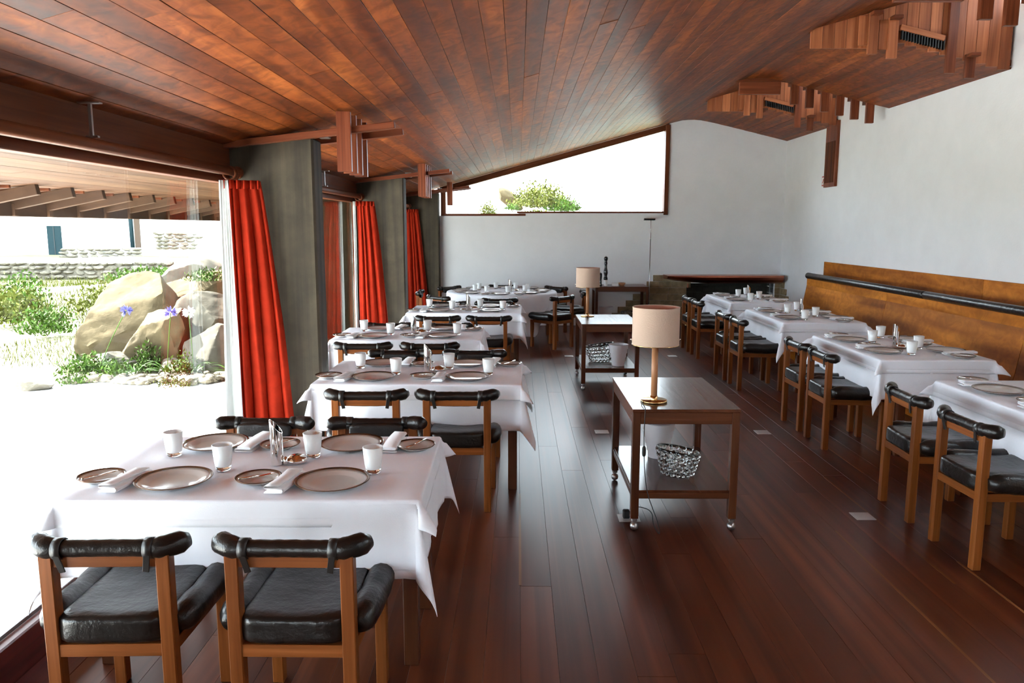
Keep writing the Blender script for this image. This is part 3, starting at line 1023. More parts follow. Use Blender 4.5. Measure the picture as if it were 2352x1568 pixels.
def cloth_fn(lx, ly, z, seed, amp, s0, off, drop):
    hx, hy = lx / 2 + off, ly / 2 + off
    rr = 0.012
    def bend(d):
        # distance past the edge -> (outward, down) round a small radius
        q = rr * PI / 2
        if d < q:
            a = d / rr
            return rr * math.sin(a), rr * (1 - math.cos(a))
        return rr, rr + d - q
    def fn(a, b):
        ax, by = max(abs(a) - hx + rr, 0), max(abs(b) - hy + rr, 0)
        sx, sy = (1 if a >= 0 else -1), (1 if b >= 0 else -1)
        bump_ = 0.0012 * nz(a * 5 + seed, b * 5)
        if ax == 0 and by == 0:
            return (a, b, z + bump_)
        if ax == 0 or by == 0:
            d = ax + by
            o_, dn = bend(d)
            along = b if ax > 0 else a
            f = (d / 0.25) ** 1.1
            wv = amp * f * (nz(along * 4.2 + seed * 3.1, d * 1.5, sx + 2 * sy) * 1.2 + 0.35 * nz(along * 11 + seed, d * 3)) + amp * 0.25 * f
            wv = max(wv, -0.004)
            e_ = lx / 2 + drop - abs(a) if ax > 0 else ly / 2 + drop - abs(b)
            if 0.0285 < e_ < 0.0315: wv -= 0.0028
            if ax > 0: return (sx * (hx - rr + o_ + wv), b, z - dn)
            return (a, sy * (hy - rr + o_ + wv), z - dn)
        r = math.hypot(ax, by)
        ph = math.atan2(by, ax)
        t = ph / (PI / 2)
        o_, dn = bend(r)
        s_ = s0 * math.sin(PI * t) ** 0.8 * min(1, r / 0.06)
        s_ *= 1 + 0.25 * nz(seed * 7 + sx * 1.3, sy * 2.1 + t * 2)
        s_ = min(s_, 0.9)
        w_ = amp * ((r / 0.25) ** 1.1) * (0.5 * math.sin(t * 3 * PI + seed) * math.sin(PI * t) + 0.25 * (1 - math.sin(PI * t)))
        ho = o_ + max(0, dn) * s_ + w_
        # direction leaves each edge square on and swings round the corner
        dx, dy = math.cos(ph), math.sin(ph)
        zz = z - dn * math.sqrt(max(0.05, 1 - s_ * s_))
        return (sx * (hx - rr + ho * dx), sy * (hy - rr + ho * dy), zz)
    return fn

def make_cloth(name, lx, ly, drop, z, seed, amp, s0, off):
    A = samples(lx / 2, drop, 26, 16)
    B = samples(ly / 2, drop, 18, 16)
    fn = cloth_fn(lx, ly, z, seed, amp, s0, off, drop)
    mb = MB(True)
    vs_ = [fn(a, b) for a in A for b in B]
    nB = len(B)
    fs = [(i * nB + j, (i + 1) * nB + j, (i + 1) * nB + j + 1, i * nB + j + 1) for i in range(len(A) - 1) for j in range(nB - 1)]
    mb.add(vs_, fs, [(a, b) for a in A for b in B])
    return mb

def rect_table(cx, cyy, rz, nick, seed, sides, lx=1.30, ly=0.83, over=0.105, under=0.290, full=True, tilt=0.0):
    """sides: words for the setting at (-,-), (+,-), (+,+), (-,+) in table axes"""
    t = thing('dining_table', 'dining table under white cloths, %s' % nick, 'table', (cx, cyy, 0), rz, 'rectangular dining tables')
    MB().box((0, 0, TZ - 0.022), (lx - 0.02, ly - 0.02, 0.03), None, 0.004).build('tabletop', 'trolley', t)
    for sx in (-1, 1):
        for sy in (-1, 1):
            MB().box((sx * (lx / 2 - 0.055), sy * (ly / 2 - 0.19), (TZ - 0.04) / 2), (0.058, 0.058, TZ - 0.04), None, 0.003).build('leg', 'trolley', t)
    for sy in (-1, 1):
        MB().box((0, sy * (ly / 2 - 0.19), TZ - 0.075), (lx - 0.17, 0.025, 0.07)).build('apron', 'trolley', t)
    u = make_cloth('under_cloth', lx, ly, under, TZ, seed, 0.018, 0.26, 0.004).build('under_cloth', 'cloth', None, False)
    u.location = (cx, cyy, 0); u.rotation_euler = (0, 0, rz); solid(u, 0.002, -1)
    tag(u, 'long white under cloth hanging low on the %s' % nick, 'tablecloth', 'long under cloths')
    o = make_cloth('top_cloth', lx, ly, over, TZ + 0.0035, seed + 11, 0.012, 0.66, 0.009).build('top_cloth', 'cloth', None, False)
    o.location = (cx, cyy, 0); o.rotation_euler = (0, 0, rz + tilt); solid(o, 0.002, -1)
    tag(o, 'short white top cloth spread over the %s' % nick, 'tablecloth', 'short top cloths')
    zt_ = TZ + 0.0065
    rot = Matrix.Rotation(rz, 2)
    def at(x, y):
        v = rot @ Vector((x, y)); return cx + v.x, cyy + v.y
    k = 0
    for (px_, sy, word) in ((-0.295, -1, sides[0]), (0.31, -1, sides[1]), (0.275, 1, sides[2]), (-0.33, 1, sides[3])):
        q = rz + (0 if sy < 0 else PI)
        yb = sy * (ly / 2 - 0.165) + rnd.uniform(-0.008, 0.008)
        s = 1 if sy < 0 else -1
        j = lambda a: rnd.uniform(-a, a)
        x, y = at(px_, yb)
        place(P_BIG, x, y, zt_, q + j(1), 'large brown-rimmed plate at the %s seat, %s' % (word, nick), 'dinner plates')
        x, y = at(px_ - s * (0.29 + j(0.008)), yb + s * (0.025 + j(0.01)))
        place(P_SML, x, y, zt_, q + j(1), 'small brown-rimmed plate at the %s seat, %s' % (word, nick), 'side plates')
        place(P_KNF, x, y, zt_, q - 0.75 + j(0.3), 'butter knife at the %s seat, %s' % (word, nick), 'butter knives')
        x, y = at(px_ - s * (0.178 + j(0.006)), yb - s * (0.010 + j(0.008)))
        place(P_NAP, x, y, zt_, q - 0.09 + j(0.09), 'folded white napkin at the %s seat, %s' % (word, nick), 'folded napkins')
        x, y = at(px_ + s * (0.125 + j(0.012)), yb + s * (0.145 + j(0.015)))
        place(P_GLS, x, y, zt_, q + j(1), 'white glass tumbler at the %s seat, %s' % (word, nick), 'white tumblers')
    x, y = at(0.025, -0.01)
    place(P_VAS, x, y, zt_, 0.15 + rnd.uniform(-0.2, 0.2), 'slant-topped silver vase on the %s' % nick, 'silver vases')
    x, y = at(0.10, 0.012)
    place(P_POT, x, y, zt_, 0, 'round lidded silver dish on the %s' % nick, 'silver dishes')

WS = ('near left', 'near right', 'far right', 'far left')
T = [(-1.01, 3.035, 'window-side table closest to the camera'), (-0.63, 5.075, 'second window-side table'), (-0.98, 6.96, 'third window-side table'), (-0.615, 9.075, 'fourth window-side table')]
for i, (x, y, nk) in enumerate(T):
    rect_table(x, y, 0, nk, 1.7 + i * 2.3, WS, tilt=(0.012, -0.008, 0.01, -0.012)[i])
BS = ('far aisle', 'near aisle', 'near bench', 'far bench')
RT = [(3.075, 4.15, 'bench-side table closest to the camera'), (3.08, 6.21, 'second bench-side table'), (3.128, 8.43, 'third bench-side table'), (3.158, 10.50, 'fourth bench-side table')]
for i, (x, y, nk) in enumerate(RT):
    rect_table(x, y, -PI / 2, nk, 21.3 + i * 3.1, BS)

# chairs
G = 'leather-backed wooden dining chairs'
for (x, y, f, s, ti, rz) in (
        (-1.292, 2.46, 'near', 'left', 0, 0.03), (-0.708, 2.46, 'near', 'right', 0, -0.01), (-1.285, 3.60, 'far', 'left', 0, PI), (-0.712, 3.60, 'far', 'right', 0, PI + 0.02),
        (-0.905, 4.64, 'near', 'left', 1, 0.01), (-0.362, 4.64, 'near', 'right', 1, 0), (-0.930, 5.78, 'far', 'left', 1, PI), (-0.345, 5.78, 'far', 'right', 1, PI - 0.02),
        (-1.305, 6.53, 'near', 'left', 2, 0), (-0.745, 6.53, 'near', 'right', 2, 0.02), (-1.315, 7.50, 'far', 'left', 2, PI), (-0.71, 7.50, 'far', 'right', 2, PI),
        (-0.877, 8.50, 'near', 'left', 3, 0), (-0.318, 8.50, 'near', 'right', 3, 0), (-0.90, 9.78, 'far', 'left', 3, PI), (-0.315, 9.78, 'far', 'right', 3, PI)):
    chair(x, y, rz, 'leather-backed wooden chair on the %s %s of the %s' % (f, s, T[ti][2]), G)
for (x, y, s, ti, rz) in ((2.49, 3.85, 'nearer', 0, 0.03), (2.49, 4.46, 'farther', 0, -0.03), (2.57, 5.94, 'nearer', 1, 0.0), (2.57, 6.49, 'farther', 1, 0.02),
                          (2.53, 8.12, 'nearer', 2, 0), (2.52, 8.68, 'farther', 2, 0.02), (2.55, 10.08, 'nearer', 3, 0), (2.55, 10.66, 'farther', 3, 0)):
    chair(x, y, -PI / 2 + rz, '%s aisle-side leather-backed wooden chair at the %s' % (s, RT[ti][2]), G)
RC = (-0.25, 11.66)
words8 = ['right', 'far right', 'far', 'far left', 'left', 'near left', 'near', 'near right']
for k in range(8):
    a = k * PI / 4
    rr = 1.06
    chair(RC[0] + rr * math.cos(a), RC[1] + rr * math.sin(a), a + PI / 2, 'leather-backed wooden chair on the %s side of the round table' % words8[k], G)

# round table
t = thing('round_table', 'round dining table under white cloths by the end wall', 'table', (RC[0], RC[1], 0))
MB(True).lathe([(0, TZ - 0.03), (0.80, TZ - 0.03), (0.80, TZ - 0.003), (0, TZ - 0.003)], 48).build('tabletop', 'trolley', t)
for k in range(4):
    a = PI / 4 + k * PI / 2
    MB().box((0.45 * math.cos(a), 0.45 * math.sin(a), 0.35), (0.058, 0.058, 0.70), None, 0.003).build('leg', 'trolley', t)
def round_cloth(name, Lh, R0, z, off, seed, amp, label):
    mb = MB(True)
    nt_, nr = 160, 26
    vs_, fs = [], []
    for i in range(nt_):
        th = 2 * PI * i / nt_
        e = Lh / max(abs(math.cos(th + 0.3)), abs(math.sin(th + 0.3)))
        drop = min(e, Lh * 1.28) - R0
        for j in range(nr):
            u = j / (nr - 1)
            if u < 0.4:
                r = (R0 + off) * u / 0.4; zz = z
            else:
                d = drop * (u - 0.4) / 0.6
                pl = math.sin(th * 13 + 1.5 * math.sin(th * 3 + seed) + seed) * 0.7 + 0.5 * nz(math.cos(th) * 4 + seed, math.sin(th) * 4)
                f = (d / 0.3)
                r = R0 + off + 0.010 * min(1, d / 0.02) + amp * f * (pl + 0.55)
                zz = z - max(0, d - 0.004)
            vs_.append((r * math.cos(th), r * math.sin(th), zz))
    for i in range(nt_):
        i2 = (i + 1) % nt_
        for j in range(nr - 1):
            fs.append((i * nr + j, i2 * nr + j, i2 * nr + j + 1, i * nr + j + 1))
    mb.add(vs_, fs, [(p[0], p[1]) for p in vs_])
    bmerge = mb.build(name, 'cloth', None, False)
    bm = bmesh.new(); bm.from_mesh(bmerge.data); bmesh.ops.remove_doubles(bm, verts=bm.verts, dist=1e-5); bm.to_mesh(bmerge.data); bm.free()
    bmerge.location = (RC[0], RC[1], 0)
    solid(bmerge, 0.002, -1)
    tag(bmerge, label, 'tablecloth')
round_cloth('under_cloth', 1.10, 0.81, TZ, 0.004, 2.2, 0.03, 'long white under cloth hanging in pleats from the round table')
round_cloth('top_cloth', 0.965, 0.815, TZ + 0.004, 0.012, 5.1, 0.032, 'white top cloth spread over the round table by the end wall')
zt_ = TZ + 0.0065
for k in range(8):
    a = k * PI / 4
    def at8(rad, tan):
        return RC[0] + rad * math.cos(a) - tan * math.sin(a), RC[1] + rad * math.sin(a) + tan * math.cos(a)
    wd = words8[k]
    x, y = at8(0.62, 0); place(P_BIG, x, y, zt_, a, 'large brown-rimmed plate on the %s side of the round table' % wd, 'dinner plates')
    x, y = at8(0.62, -0.235); place(P_SML, x, y, zt_, a, 'small side plate on the %s side of the round table' % wd, 'side plates')
    x, y = at8(0.40, 0.10); place(P_GLS, x, y, zt_, a, 'white glass tumbler on the %s side of the round table' % wd, 'white tumblers')
    if k % 2 == 0:
        x, y = at8(0.43, -0.10); place(P_NAP, x, y, zt_, a + 0.3, 'folded white napkin on the %s side of the round table' % wd, 'folded napkins')
place(P_VAS, RC[0] + 0.13, RC[1], zt_, 0.1, 'slant-topped silver vase in the middle of the round table', 'silver vases')
place(P_POT, RC[0] + 0.22, RC[1] - 0.02, zt_, 0, 'round lidded silver dish in the middle of the round table', 'silver dishes')

# ------------------------------------------------------------------ trolleys, sideboard and what stands on them
def trolley(cx, cyy, lx, ly, H, label, castors=True, name='serving_trolley', cat='trolley', shelf_z=0.235):
    t = thing(name, label, cat, (cx, cyy, 0))
    z0 = 0.07 if castors else 0.0
    lw = 0.044
    MB().box((0, 0, H - 0.009), (lx, ly, 0.018), None, 0.002).build('top', 'trolley', t)
    for sx in (-1, 1):
        for sy in (-1, 1):
            x, y = sx * (lx / 2 - lw / 2 - 0.003), sy * (ly / 2 - lw / 2 - 0.003)
            MB().box((x, y, (z0 + H - 0.018) / 2), (lw, lw, H - 0.018 - z0), None, 0.002).build('leg', 'trolley', t)
            if castors:
                c = MB(True).lathe([(0, -0.024), (0.016, -0.019), (0.023, -0.008), (0.0245, 0.0), (0.023, 0.008), (0.016, 0.019), (0, 0.024)], 18, (x, y - 0.008, 0.0246), Matrix.Rotation(PI / 2, 3, 'Y')).build('castor', 'metal', t)
                MB().box((x, y, 0.060), (0.034, 0.034, 0.022), None, 0.006).build('castor_cap', 'metal', c)
    for sy in (-1, 1):
        MB().box((0, sy * (ly / 2 - 0.016), H - 0.052), (lx - 2 * lw - 0.006, 0.024, 0.066), None, 0.002).build('apron', 'trolley', t)
    for sx in (-1, 1):
        MB().box((sx * (lx / 2 - 0.016), 0, H - 0.052), (0.024, ly - 2 * lw - 0.006, 0.066), None, 0.002).build('apron', 'trolley', t)
    MB().box((0, 0, shelf_z - 0.007), (lx - 0.03, ly - 0.03, 0.014), None, 0.001).build('shelf', 'trolley', t)
    for sy in (-1, 1):
        MB().box((0, sy * (ly / 2 - 0.018), shelf_z - 0.030), (lx - 2 * lw - 0.006, 0.022, 0.034), None, 0.002).build('shelf_rail', 'trolley', t)
    for sx in (-1, 1):
        MB().box((sx * (lx / 2 - 0.018), 0, shelf_z - 0.030), (0.022, ly - 2 * lw - 0.006, 0.034), None, 0.002).build('shelf_rail', 'trolley', t)
    return t
TH = 0.705
trolley(0.935, 4.60, 0.60, 0.92, TH, 'wooden serving trolley on castors nearest the camera')
trolley(0.968, 8.37, 0.61, 0.90, TH, 'wooden serving trolley on castors farther down the aisle')
trolley(1.73, 13.03, 0.89, 0.58, 0.725, 'wooden side table against the end wall beside the fireplace', False, 'side_table', 'side table', 0.10)

def lamp(x, y, z, label, cord):
    t = thing('table_lamp', label, 'lamp', (x, y, z), 0, 'table lamps on the trolleys')
    MB(True).lathe([(0, 0), (0.074, 0), (0.076, 0.003), (0.076, 0.010), (0.073, 0.013), (0, 0.013)], 40).build('base', 'brass', t)
    MB(True).lathe([(0.0215, 0.013), (0.0215, 0.036), (0, 0.036), (0, 0.013), (0.0215, 0.013)], 24).build('collar', 'brass', t)
    MB(True).lathe([(0, 0.034), (0.0185, 0.034), (0.0185, 0.325), (0, 0.325)], 24).build('stem', 'tan', t)
    MB(True).lathe([(0, 0.325), (0.012, 0.325), (0.012, 0.40), (0.016, 0.40), (0.016, 0.46), (0, 0.46)], 20).build('lamp_holder', 'brass', t)
    sh = MB(True).lathe([(0.1325, 0.335), (0.1325, 0.548)], 56).build('lamp_shade', 'shade', t, False)
    MB(True).lathe([(0.1305, 0.337), (0.1305, 0.546)], 56).build('shade_lining', 'shade_in', sh, False)
    for z_ in (0.335, 0.548):
        MB(True).lathe([(0.1300, z_ - 0.003), (0.1340, z_ - 0.003), (0.1340, z_ + 0.001), (0.1300, z_ + 0.001), (0.1300, z_ - 0.003)], 56).build('shade_ring', 'brass' if z_ < 0.4 else 'shade', sh)
    sp = MB()
    for k in range(3):
        a = 2 * PI * k / 3 + PI
        sp.bar((0, 0, 0.345), (0.131 * math.cos(a), 0.131 * math.sin(a), 0.345), 0.004, 0.004)
    sp.build('spider', 'brass', t)
    for s in (-1, 1):
        MB(True).lathe([(0, -0.006), (0.0045, -0.004), (0.006, 0), (0.0045, 0.004), (0, 0.006)], 12, (s * 0.139, 0, 0.362)).build('finial', 'chrome', t)
    if cord:
        pts = [(-0.070, -0.030, 0.006), (-0.080, -0.060, 0.010), (-0.080, -0.175, 0.006), (-0.082, -0.204, -0.01), (-0.086, -0.206, -0.12), (-0.084, -0.206, -0.22), (-0.078, -0.206, -0.34), (-0.060, -0.206, -0.47), (-0.030, -0.208, -0.56), (0.000, -0.215, -0.64), (0.012, -0.225, -0.70), (0.004, -0.235, -0.7015), (-0.02, -0.21, -0.66), (-0.03, -0.206, -0.60), (-0.06, -0.19, -0.575), (-0.115, -0.10, -0.60), (-0.13, -0.03, -0.68)]
        dense = []
        for i in range(len(pts) - 1):
            p0 = Vector(pts[max(i - 1, 0)]); p1 = Vector(pts[i]); p2 = Vector(pts[i + 1]); p3 = Vector(pts[min(i + 2, len(pts) - 1)])
            for q in range(5):
                u = q / 5
                dense.append(0.5 * ((2 * p1) + (p2 - p0) * u + (2 * p0 - 5 * p1 + 4 * p2 - p3) * u * u + (3 * p1 - p0 - 3 * p2 + p3) * u ** 3))
        dense.append(Vector(pts[-1]))
        cd = MB(True).tube(dense, 0.0026, 6).build('cord', 'rubber', t)
        MB(True).pillow((-0.084, -0.208, -0.235), (0.022, 0.018, 0.062), 5, 3.0).build('cord_switch', 'rubber', cd)
    return t
lamp(0.785, 4.335, TH, 'round-shaded tan table lamp on the nearest trolley', True)
lamp(0.785, 8.62, TH, 'round-shaded tan table lamp on the farther trolley', False)

def bucket(x, y, z, k, label, mat='plastic'):
    t = thing('wine_cooler', label, 'wine cooler', (x, y, z), 0, 'stepped ice buckets')
    pr = [(0, 0), (0.062, 0)]
    for i in range(5):
        r = 0.064 + 0.0092 * i
        z0, z1 = 0.046 * i, 0.046 * (i + 1)
        pr += [(r, z0 + 0.001), (r + 0.002, z1 - 0.001), (r + 0.0092, z1)]
    pr += [(0.102, 0.232), (0.098, 0.232), (0.085, 0.16), (0.056, 0.008), (0, 0.008)]
    o = MB(True).lathe([(a * k, b * k) for a, b in pr], 40).build('vessel', mat, t)
    md = o.modifiers.new('edges', 'EDGE_SPLIT'); md.split_angle = R(35)
    return t
def bubble_bowl(x, y, z, k, label, rz=0.0):
    t = thing('crystal_bowl', label, 'bowl', (x, y, z), rz, 'bubble-textured crystal bowls')
    H_, R0, R1 = 0.155, 0.088, 0.130
    def prof(u): return (R0 + (R1 - R0) * u ** 0.8) * k
    def zz(u, a): return (0.008 + (H_ + 0.022 * math.cos(a + 2.7)) * u) * k
    def outer(u, v):
        a = 2 * PI * v
        return (prof(u) * math.cos(a), prof(u) * math.sin(a), zz(u, a))
    mb = MB(True)
    n = 48; rows = 8
    vs_, fs = [], []
    for i in range(rows):
        for j in range(n):
            vs_.append(outer(i / (rows - 1), j / n))
    for i in range(rows):
        for j in range(n):
            x_, y_, z_ = outer(1 - i / (rows - 1), j / n)
            f = 1 - 0.007 * k / math.hypot(x_, y_)
            vs_.append((x_ * f, y_ * f, max(z_, 0.014 * k)))
    tot = 2 * rows
    for i in range(tot - 1):
        for j in range(n):
            fs.append((i * n + j, i * n + (j + 1) % n, (i + 1) * n + (j + 1) % n, (i + 1) * n + j))
    fs.append(tuple(range(n))); fs.append(tuple((tot - 1) * n + j for j in range(n)))
    mb.add(vs_, fs, [(p[0], p[2]) for p in vs_])
    mb.build('wall', 'crystal', t)
    bub = MB(True)
    for i in range(5):
        m_ = 18
        for j in range(m_):
            u = 0.10 + 0.19 * i
            a = 2 * PI * (j + 0.5 * (i % 2)) / m_
            p = Vector((prof(u) * math.cos(a), prof(u) * math.sin(a), zz(u, a)))
            r_ = (0.0135 + 0.002 * u) * k
            nrm = Vector((math.cos(a), math.sin(a), -0.12)).normalized()
            rot = nrm.to_track_quat('Z', 'Y').to_matrix()
            bub.lathe([(0, -0.002), (r_, -0.001), (r_ * 0.86, r_ * 0.42), (r_ * 0.5, r_ * 0.70), (0, r_ * 0.80)], 10, p, rot)
    bub.build('bubble_relief', 'crystal', t, True)['kind'] = 'stuff'
    return t
SZ = 0.2355
bucket(0.905, 4.80, SZ, 1.0, 'white stepped wine cooler on the lower shelf of the nearest trolley')
bubble_bowl(0.955, 4.43, SZ, 0.98, 'bubble-textured crystal bowl on the lower shelf of the nearest trolley', 0.0)
bubble_bowl(0.905, 8.33, SZ, 1.22, 'bubble-textured crystal bowl on the lower shelf of the farther trolley', 2.2)
bucket(1.075, 8.10, SZ, 1.0, 'white stepped wine cooler on the lower shelf of the farther trolley')
bucket(1.50, 13.02, 0.1005, 1.15, 'pale stepped wine cooler on the shelf of the end wall side table', 'plastic')
bubble_bowl(1.90, 13.02, 0.1005, 1.15, 'crystal bowl on the shelf of the end wall side table', 1.0)
# things on the side table
SB = 0.7255
t = thing('pepper_mill', 'tall black turned pepper mill on the end wall side table', 'pepper mill', (1.475, 12.93, SB))
MB(True).lathe([(0, 0.10), (0.034, 0.10), (0.034, 0.135), (0.026, 0.15), (0.024, 0.17), (0.036, 0.215), (0.033, 0.255), (0.023, 0.30), (0.021, 0.345), (0.028, 0.375), (0.024, 0.40), (0.020, 0.41), (0.031, 0.44), (0.034, 0.46), (0.026, 0.485), (0, 0.492)], 24).build('body', 'blackgloss', t)
MB(True).lathe([(0, 0), (0.031, 0), (0.033, 0.004), (0.031, 0.10), (0, 0.10)], 24).build('foot', 'whitesign', t)
MB(True).lathe([(0, 0.49), (0.006, 0.492), (0.007, 0.50), (0, 0.506)], 10).build('knob', 'chrome', t)
t = thing('candle_holder', 'slim black holder behind the farther lamp shade on the side table', 'holder', (1.392, 12.96, SB))
MB(True).lathe([(0, 0), (0.033, 0), (0.030, 0.012), (0.022, 0.03), (0.020, 0.10), (0.026, 0.16), (0.026, 0.205), (0.012, 0.216), (0, 0.217)], 20).build('body', 'blackgloss', t)
MB(True).lathe([(0, 0.217), (0.008, 0.217), (0.006, 0.226), (0, 0.228)], 10).build('tip', 'chrome', t)
t = thing('small_box', 'small white lidded box on the end wall side table', 'box', (1.635, 12.93, SB))
MB().box((0, 0, 0.018), (0.105, 0.07, 0.036), None, 0.004).build('body', 'whitesign', t)
MB().box((0, 0, 0.042), (0.110, 0.075, 0.012), None, 0.003).build('lid', 'whitesign', t)
t = thing('small_bowl', 'shallow brown bowl beside the white box on the side table', 'bowl', (1.755, 12.97, SB))
MB(True).lathe([(0, 0), (0.035, 0), (0.058, 0.028), (0.062, 0.046), (0.058, 0.046), (0.052, 0.028), (0.03, 0.006), (0, 0.006)], 24).build('body', 'tan', t)
MB(True).lathe([(0.058, 0.045), (0.063, 0.045), (0.063, 0.050), (0.058, 0.050), (0.058, 0.045)], 24).build('rim', 'brass', t)
# thin reading lamp by the end wall
t = thing('floor_lamp', 'thin metal floor lamp with a flat bar head by the end wall', 'lamp', (2.262, 13.22, 0))
MB(True).lathe([(0, 0), (0.055, 0), (0.055, 0.012), (0.02, 0.018), (0, 0.018)], 24).build('base', 'metal', t)
MB(True).tube([(0, 0, 0.015), (0, 0, 1.50)], 0.009, 10).build('pole', 'metal', t)
MB(True).tube([(0, 0, 1.50), (-0.004, -0.01, 1.815)], 0.005, 8).build('upper_pole', 'chrome', t)
MB().box((-0.03, -0.02, 1.832), (0.19, 0.075, 0.030), Matrix.Rotation(R(-6), 3, 'X'), 0.006).build('lamp_head', 'blackgloss', t)
MB().box((-0.03, -0.02, 1.850), (0.195, 0.08, 0.008), None, 0.003).build('head_cover', 'chrome', t)

# floor sockets
for (x, y, lab) in ((2.05, 4.37, 'steel floor socket plate nearest the camera on the bench side'), (2.05, 6.26, 'steel floor socket plate in the middle of the bench side'), (2.06, 10.1, 'small far floor socket plate on the bench side'), (0.704, 6.26, 'steel floor socket plate behind the nearest trolley'), (0.68, 10.09, 'far steel floor socket plate beyond the second trolley')):
    t = thing('floor_socket', lab, 'floor socket', (x, y, 0.0), 0, 'floor sockets')
    MB().box((0, 0, 0.0022), (0.115, 0.115, 0.004), None, 0.001).build('plate', 'socket', t)
    MB().box((0, 0, 0.0048), (0.085, 0.085, 0.0015), None, 0.0005).build('lid', 'socket', t)
t = thing('floor_socket', 'open floor socket with a black plug under the nearest trolley', 'floor socket', (0.655, 4.33, 0), 0, 'floor sockets')
MB().box((0, 0, 0.0022), (0.125, 0.115, 0.004), None, 0.001).build('plate', 'socket', t)
MB().box((-0.015, 0, 0.028), (0.04, 0.04, 0.05), None, 0.006).build('plug', 'rubber', t)

# ------------------------------------------------------------------ outside
GZ = -0.06
te = struct(MB().box((-7.0, -0.35, GZ - 0.10), (10.0, 18.0, 0.20)).build('terrace', 'terrace'))
def ground_z(x, y):
    d = max(0.0, y - 9)
    e = max(0.0, -x - 7)
    return GZ - 0.012 + min(1, (d + e) / 6) * (0.12 * nz(x * 0.3, y * 0.3) + 0.03) - 0.006 * max(0, y - 25)
gr = MB(True).grid(lambda u, v: (-60 + 130 * u, -20 + 110 * v, ground_z(-60 + 130 * u, -20 + 110 * v) if not (-2.4 < -60 + 130 * u < 5.2 and -4 < -20 + 110 * v < 14) else -0.3), 131, 111)
struct(gr.build('ground', 'soil', None, False))

def rock_mesh(seed, d, cuts=7, sub=3, rough=0.05):
    bm = bmesh.new()
    bmesh.ops.create_icosphere(bm, subdivisions=sub, radius=1.0)
    rg = random.Random(seed)
    pl = []
    for _ in range(cuts):
        v = Vector((rg.uniform(-1, 1), rg.uniform(-1, 1), rg.uniform(-0.5, 1))).normalized()
        pl.append((v, rg.uniform(0.52, 0.82)))
    for v in bm.verts:
        p = v.co.copy()
        for nrm, h in pl:
            e = p.dot(nrm) - h
            if e > 0: p -= nrm * e * 0.985
        p *= 1 + rough * noise.fractal(p * 2.2 + Vector((seed, 0, 0)), 0.8, 2.0, 4) + 0.35 * rough * noise.noise(p * 9 + Vector((0, seed, 0)))
        v.co = Vector((p.x * d[0], p.y * d[1], p.z * d[2]))
    me = bpy.data.meshes.new('rock')
    bm.to_mesh(me); bm.free()
    return me

def rock(x, y, z, d, seed, mat, label, rot=(0, 0, 0), sub=5, cuts=14, name='boulder', cat='boulder', group=None):
    me = rock_mesh(seed, d, cuts, sub)
    me.polygons.foreach_set('use_smooth', [True] * len(me.polygons))
    me.materials.append(M[mat])
    o = put(name, me, None, (x, y, z), rot)
    md = o.modifiers.new('edges', 'EDGE_SPLIT'); md.split_angle = math.radians(24)
    return tag(o, label, cat, group)
GB = 'boulders outside the window'
rock(-5.25, 10.75, 0.22, (1.02, 0.80, 0.88), 3, 'boulder', 'big sloping tan boulder at the left of the rock pile outside', (0.1, 0.15, 0.3), group=GB)
rock(-4.60, 9.72, 0.22, (0.56, 0.44, 0.80), 12, 'boulder', 'upright tan boulder in front of the rock pile outside', (0.05, 0.35, -0.3), group=GB)
rock(-3.95, 9.95, 0.50, (0.60, 0.50, 0.48), 23, 'boulder_grey', 'grey boulder at the right of the rock pile beside the white lining', (0.2, -0.2, 0.4), group=GB)
rock(-3.75, 9.45, 0.10, (0.62, 0.42, 0.42), 31, 'boulder_grey', 'low grey boulder behind the right pebbles outside', (0, 0.1, 0.2), group=GB)
rock(-4.75, 11.6, 0.60, (1.15, 0.72, 0.66), 44, 'boulder', 'long tan boulder on top of the rock pile outside', (0, -0.1, 0.1), group=GB)
rock(-5.6, 13.4, 0.66, (1.1, 0.7, 0.60), 45, 'boulder_grey', 'pale flat-topped boulder behind the rock pile outside', (0, 0.1, 0.5), group=GB)
rock(-5.0, 9.35, 0.02, (0.33, 0.24, 0.20), 52, 'boulder_grey', 'small pale boulder at the foot of the rock pile', group=GB)
rock(-4.25, 9.2, -0.02, (0.24, 0.18, 0.15), 57, 'boulder_grey', 'smallest boulder in front of the upright one', group=GB)
rock(-3.35, 13.0, 0.75, (1.55, 1.55, 2.60), 66, 'boulder', 'tall cliff-like rock seen through the second window', (0.0, -0.05, 0.1), 5, 14, group=GB)
rock(-5.9, 8.05, 0.0, (0.20, 0.16, 0.12), 71, 'boulder', 'small dark stone alone at the left end of the pebbles', group=GB)
rock(-5.3, 8.2, 0.0, (0.24, 0.15, 0.09), 72, 'boulder_grey', 'flat pale stone at the left end of the pebbles', group=GB)

# pebbles edging the planting
pbm = []
for s in range(6):
    me = rock_mesh(200 + s, (1.0, 0.78, 0.45), 5, 2, 0.05)
    me.polygons.foreach_set('use_smooth', [True] * len(me.polygons))
    me.materials.append(M['pebble'])
    pbm.append(me)
rp = random.Random(5)
for i in range(230):
    u = rp.random()
    x = -5.35 + 2.35 * u
    edge = 8.35 + 0.30 * (1 - u) - 0.10 * math.sin(u * 3.1) + 0.35 * u * u
    y = edge + abs(rp.gauss(0, 0.24)) + 0.10 * math.sin(x * 9)
    s = rp.uniform(0.035, 0.11)
    o = put('pebble', rp.choice(pbm), None, (x, y, GZ + 0.004 + s * 0.35), (rp.uniform(-0.3, 0.3), rp.uniform(-0.3, 0.3), rp.uniform(0, 6.3)))
    o.scale = (s, s, s)
    tag(o, 'rounded beige pebble in the strip edging the planting outside', 'pebble', 'pebbles edging the planting')

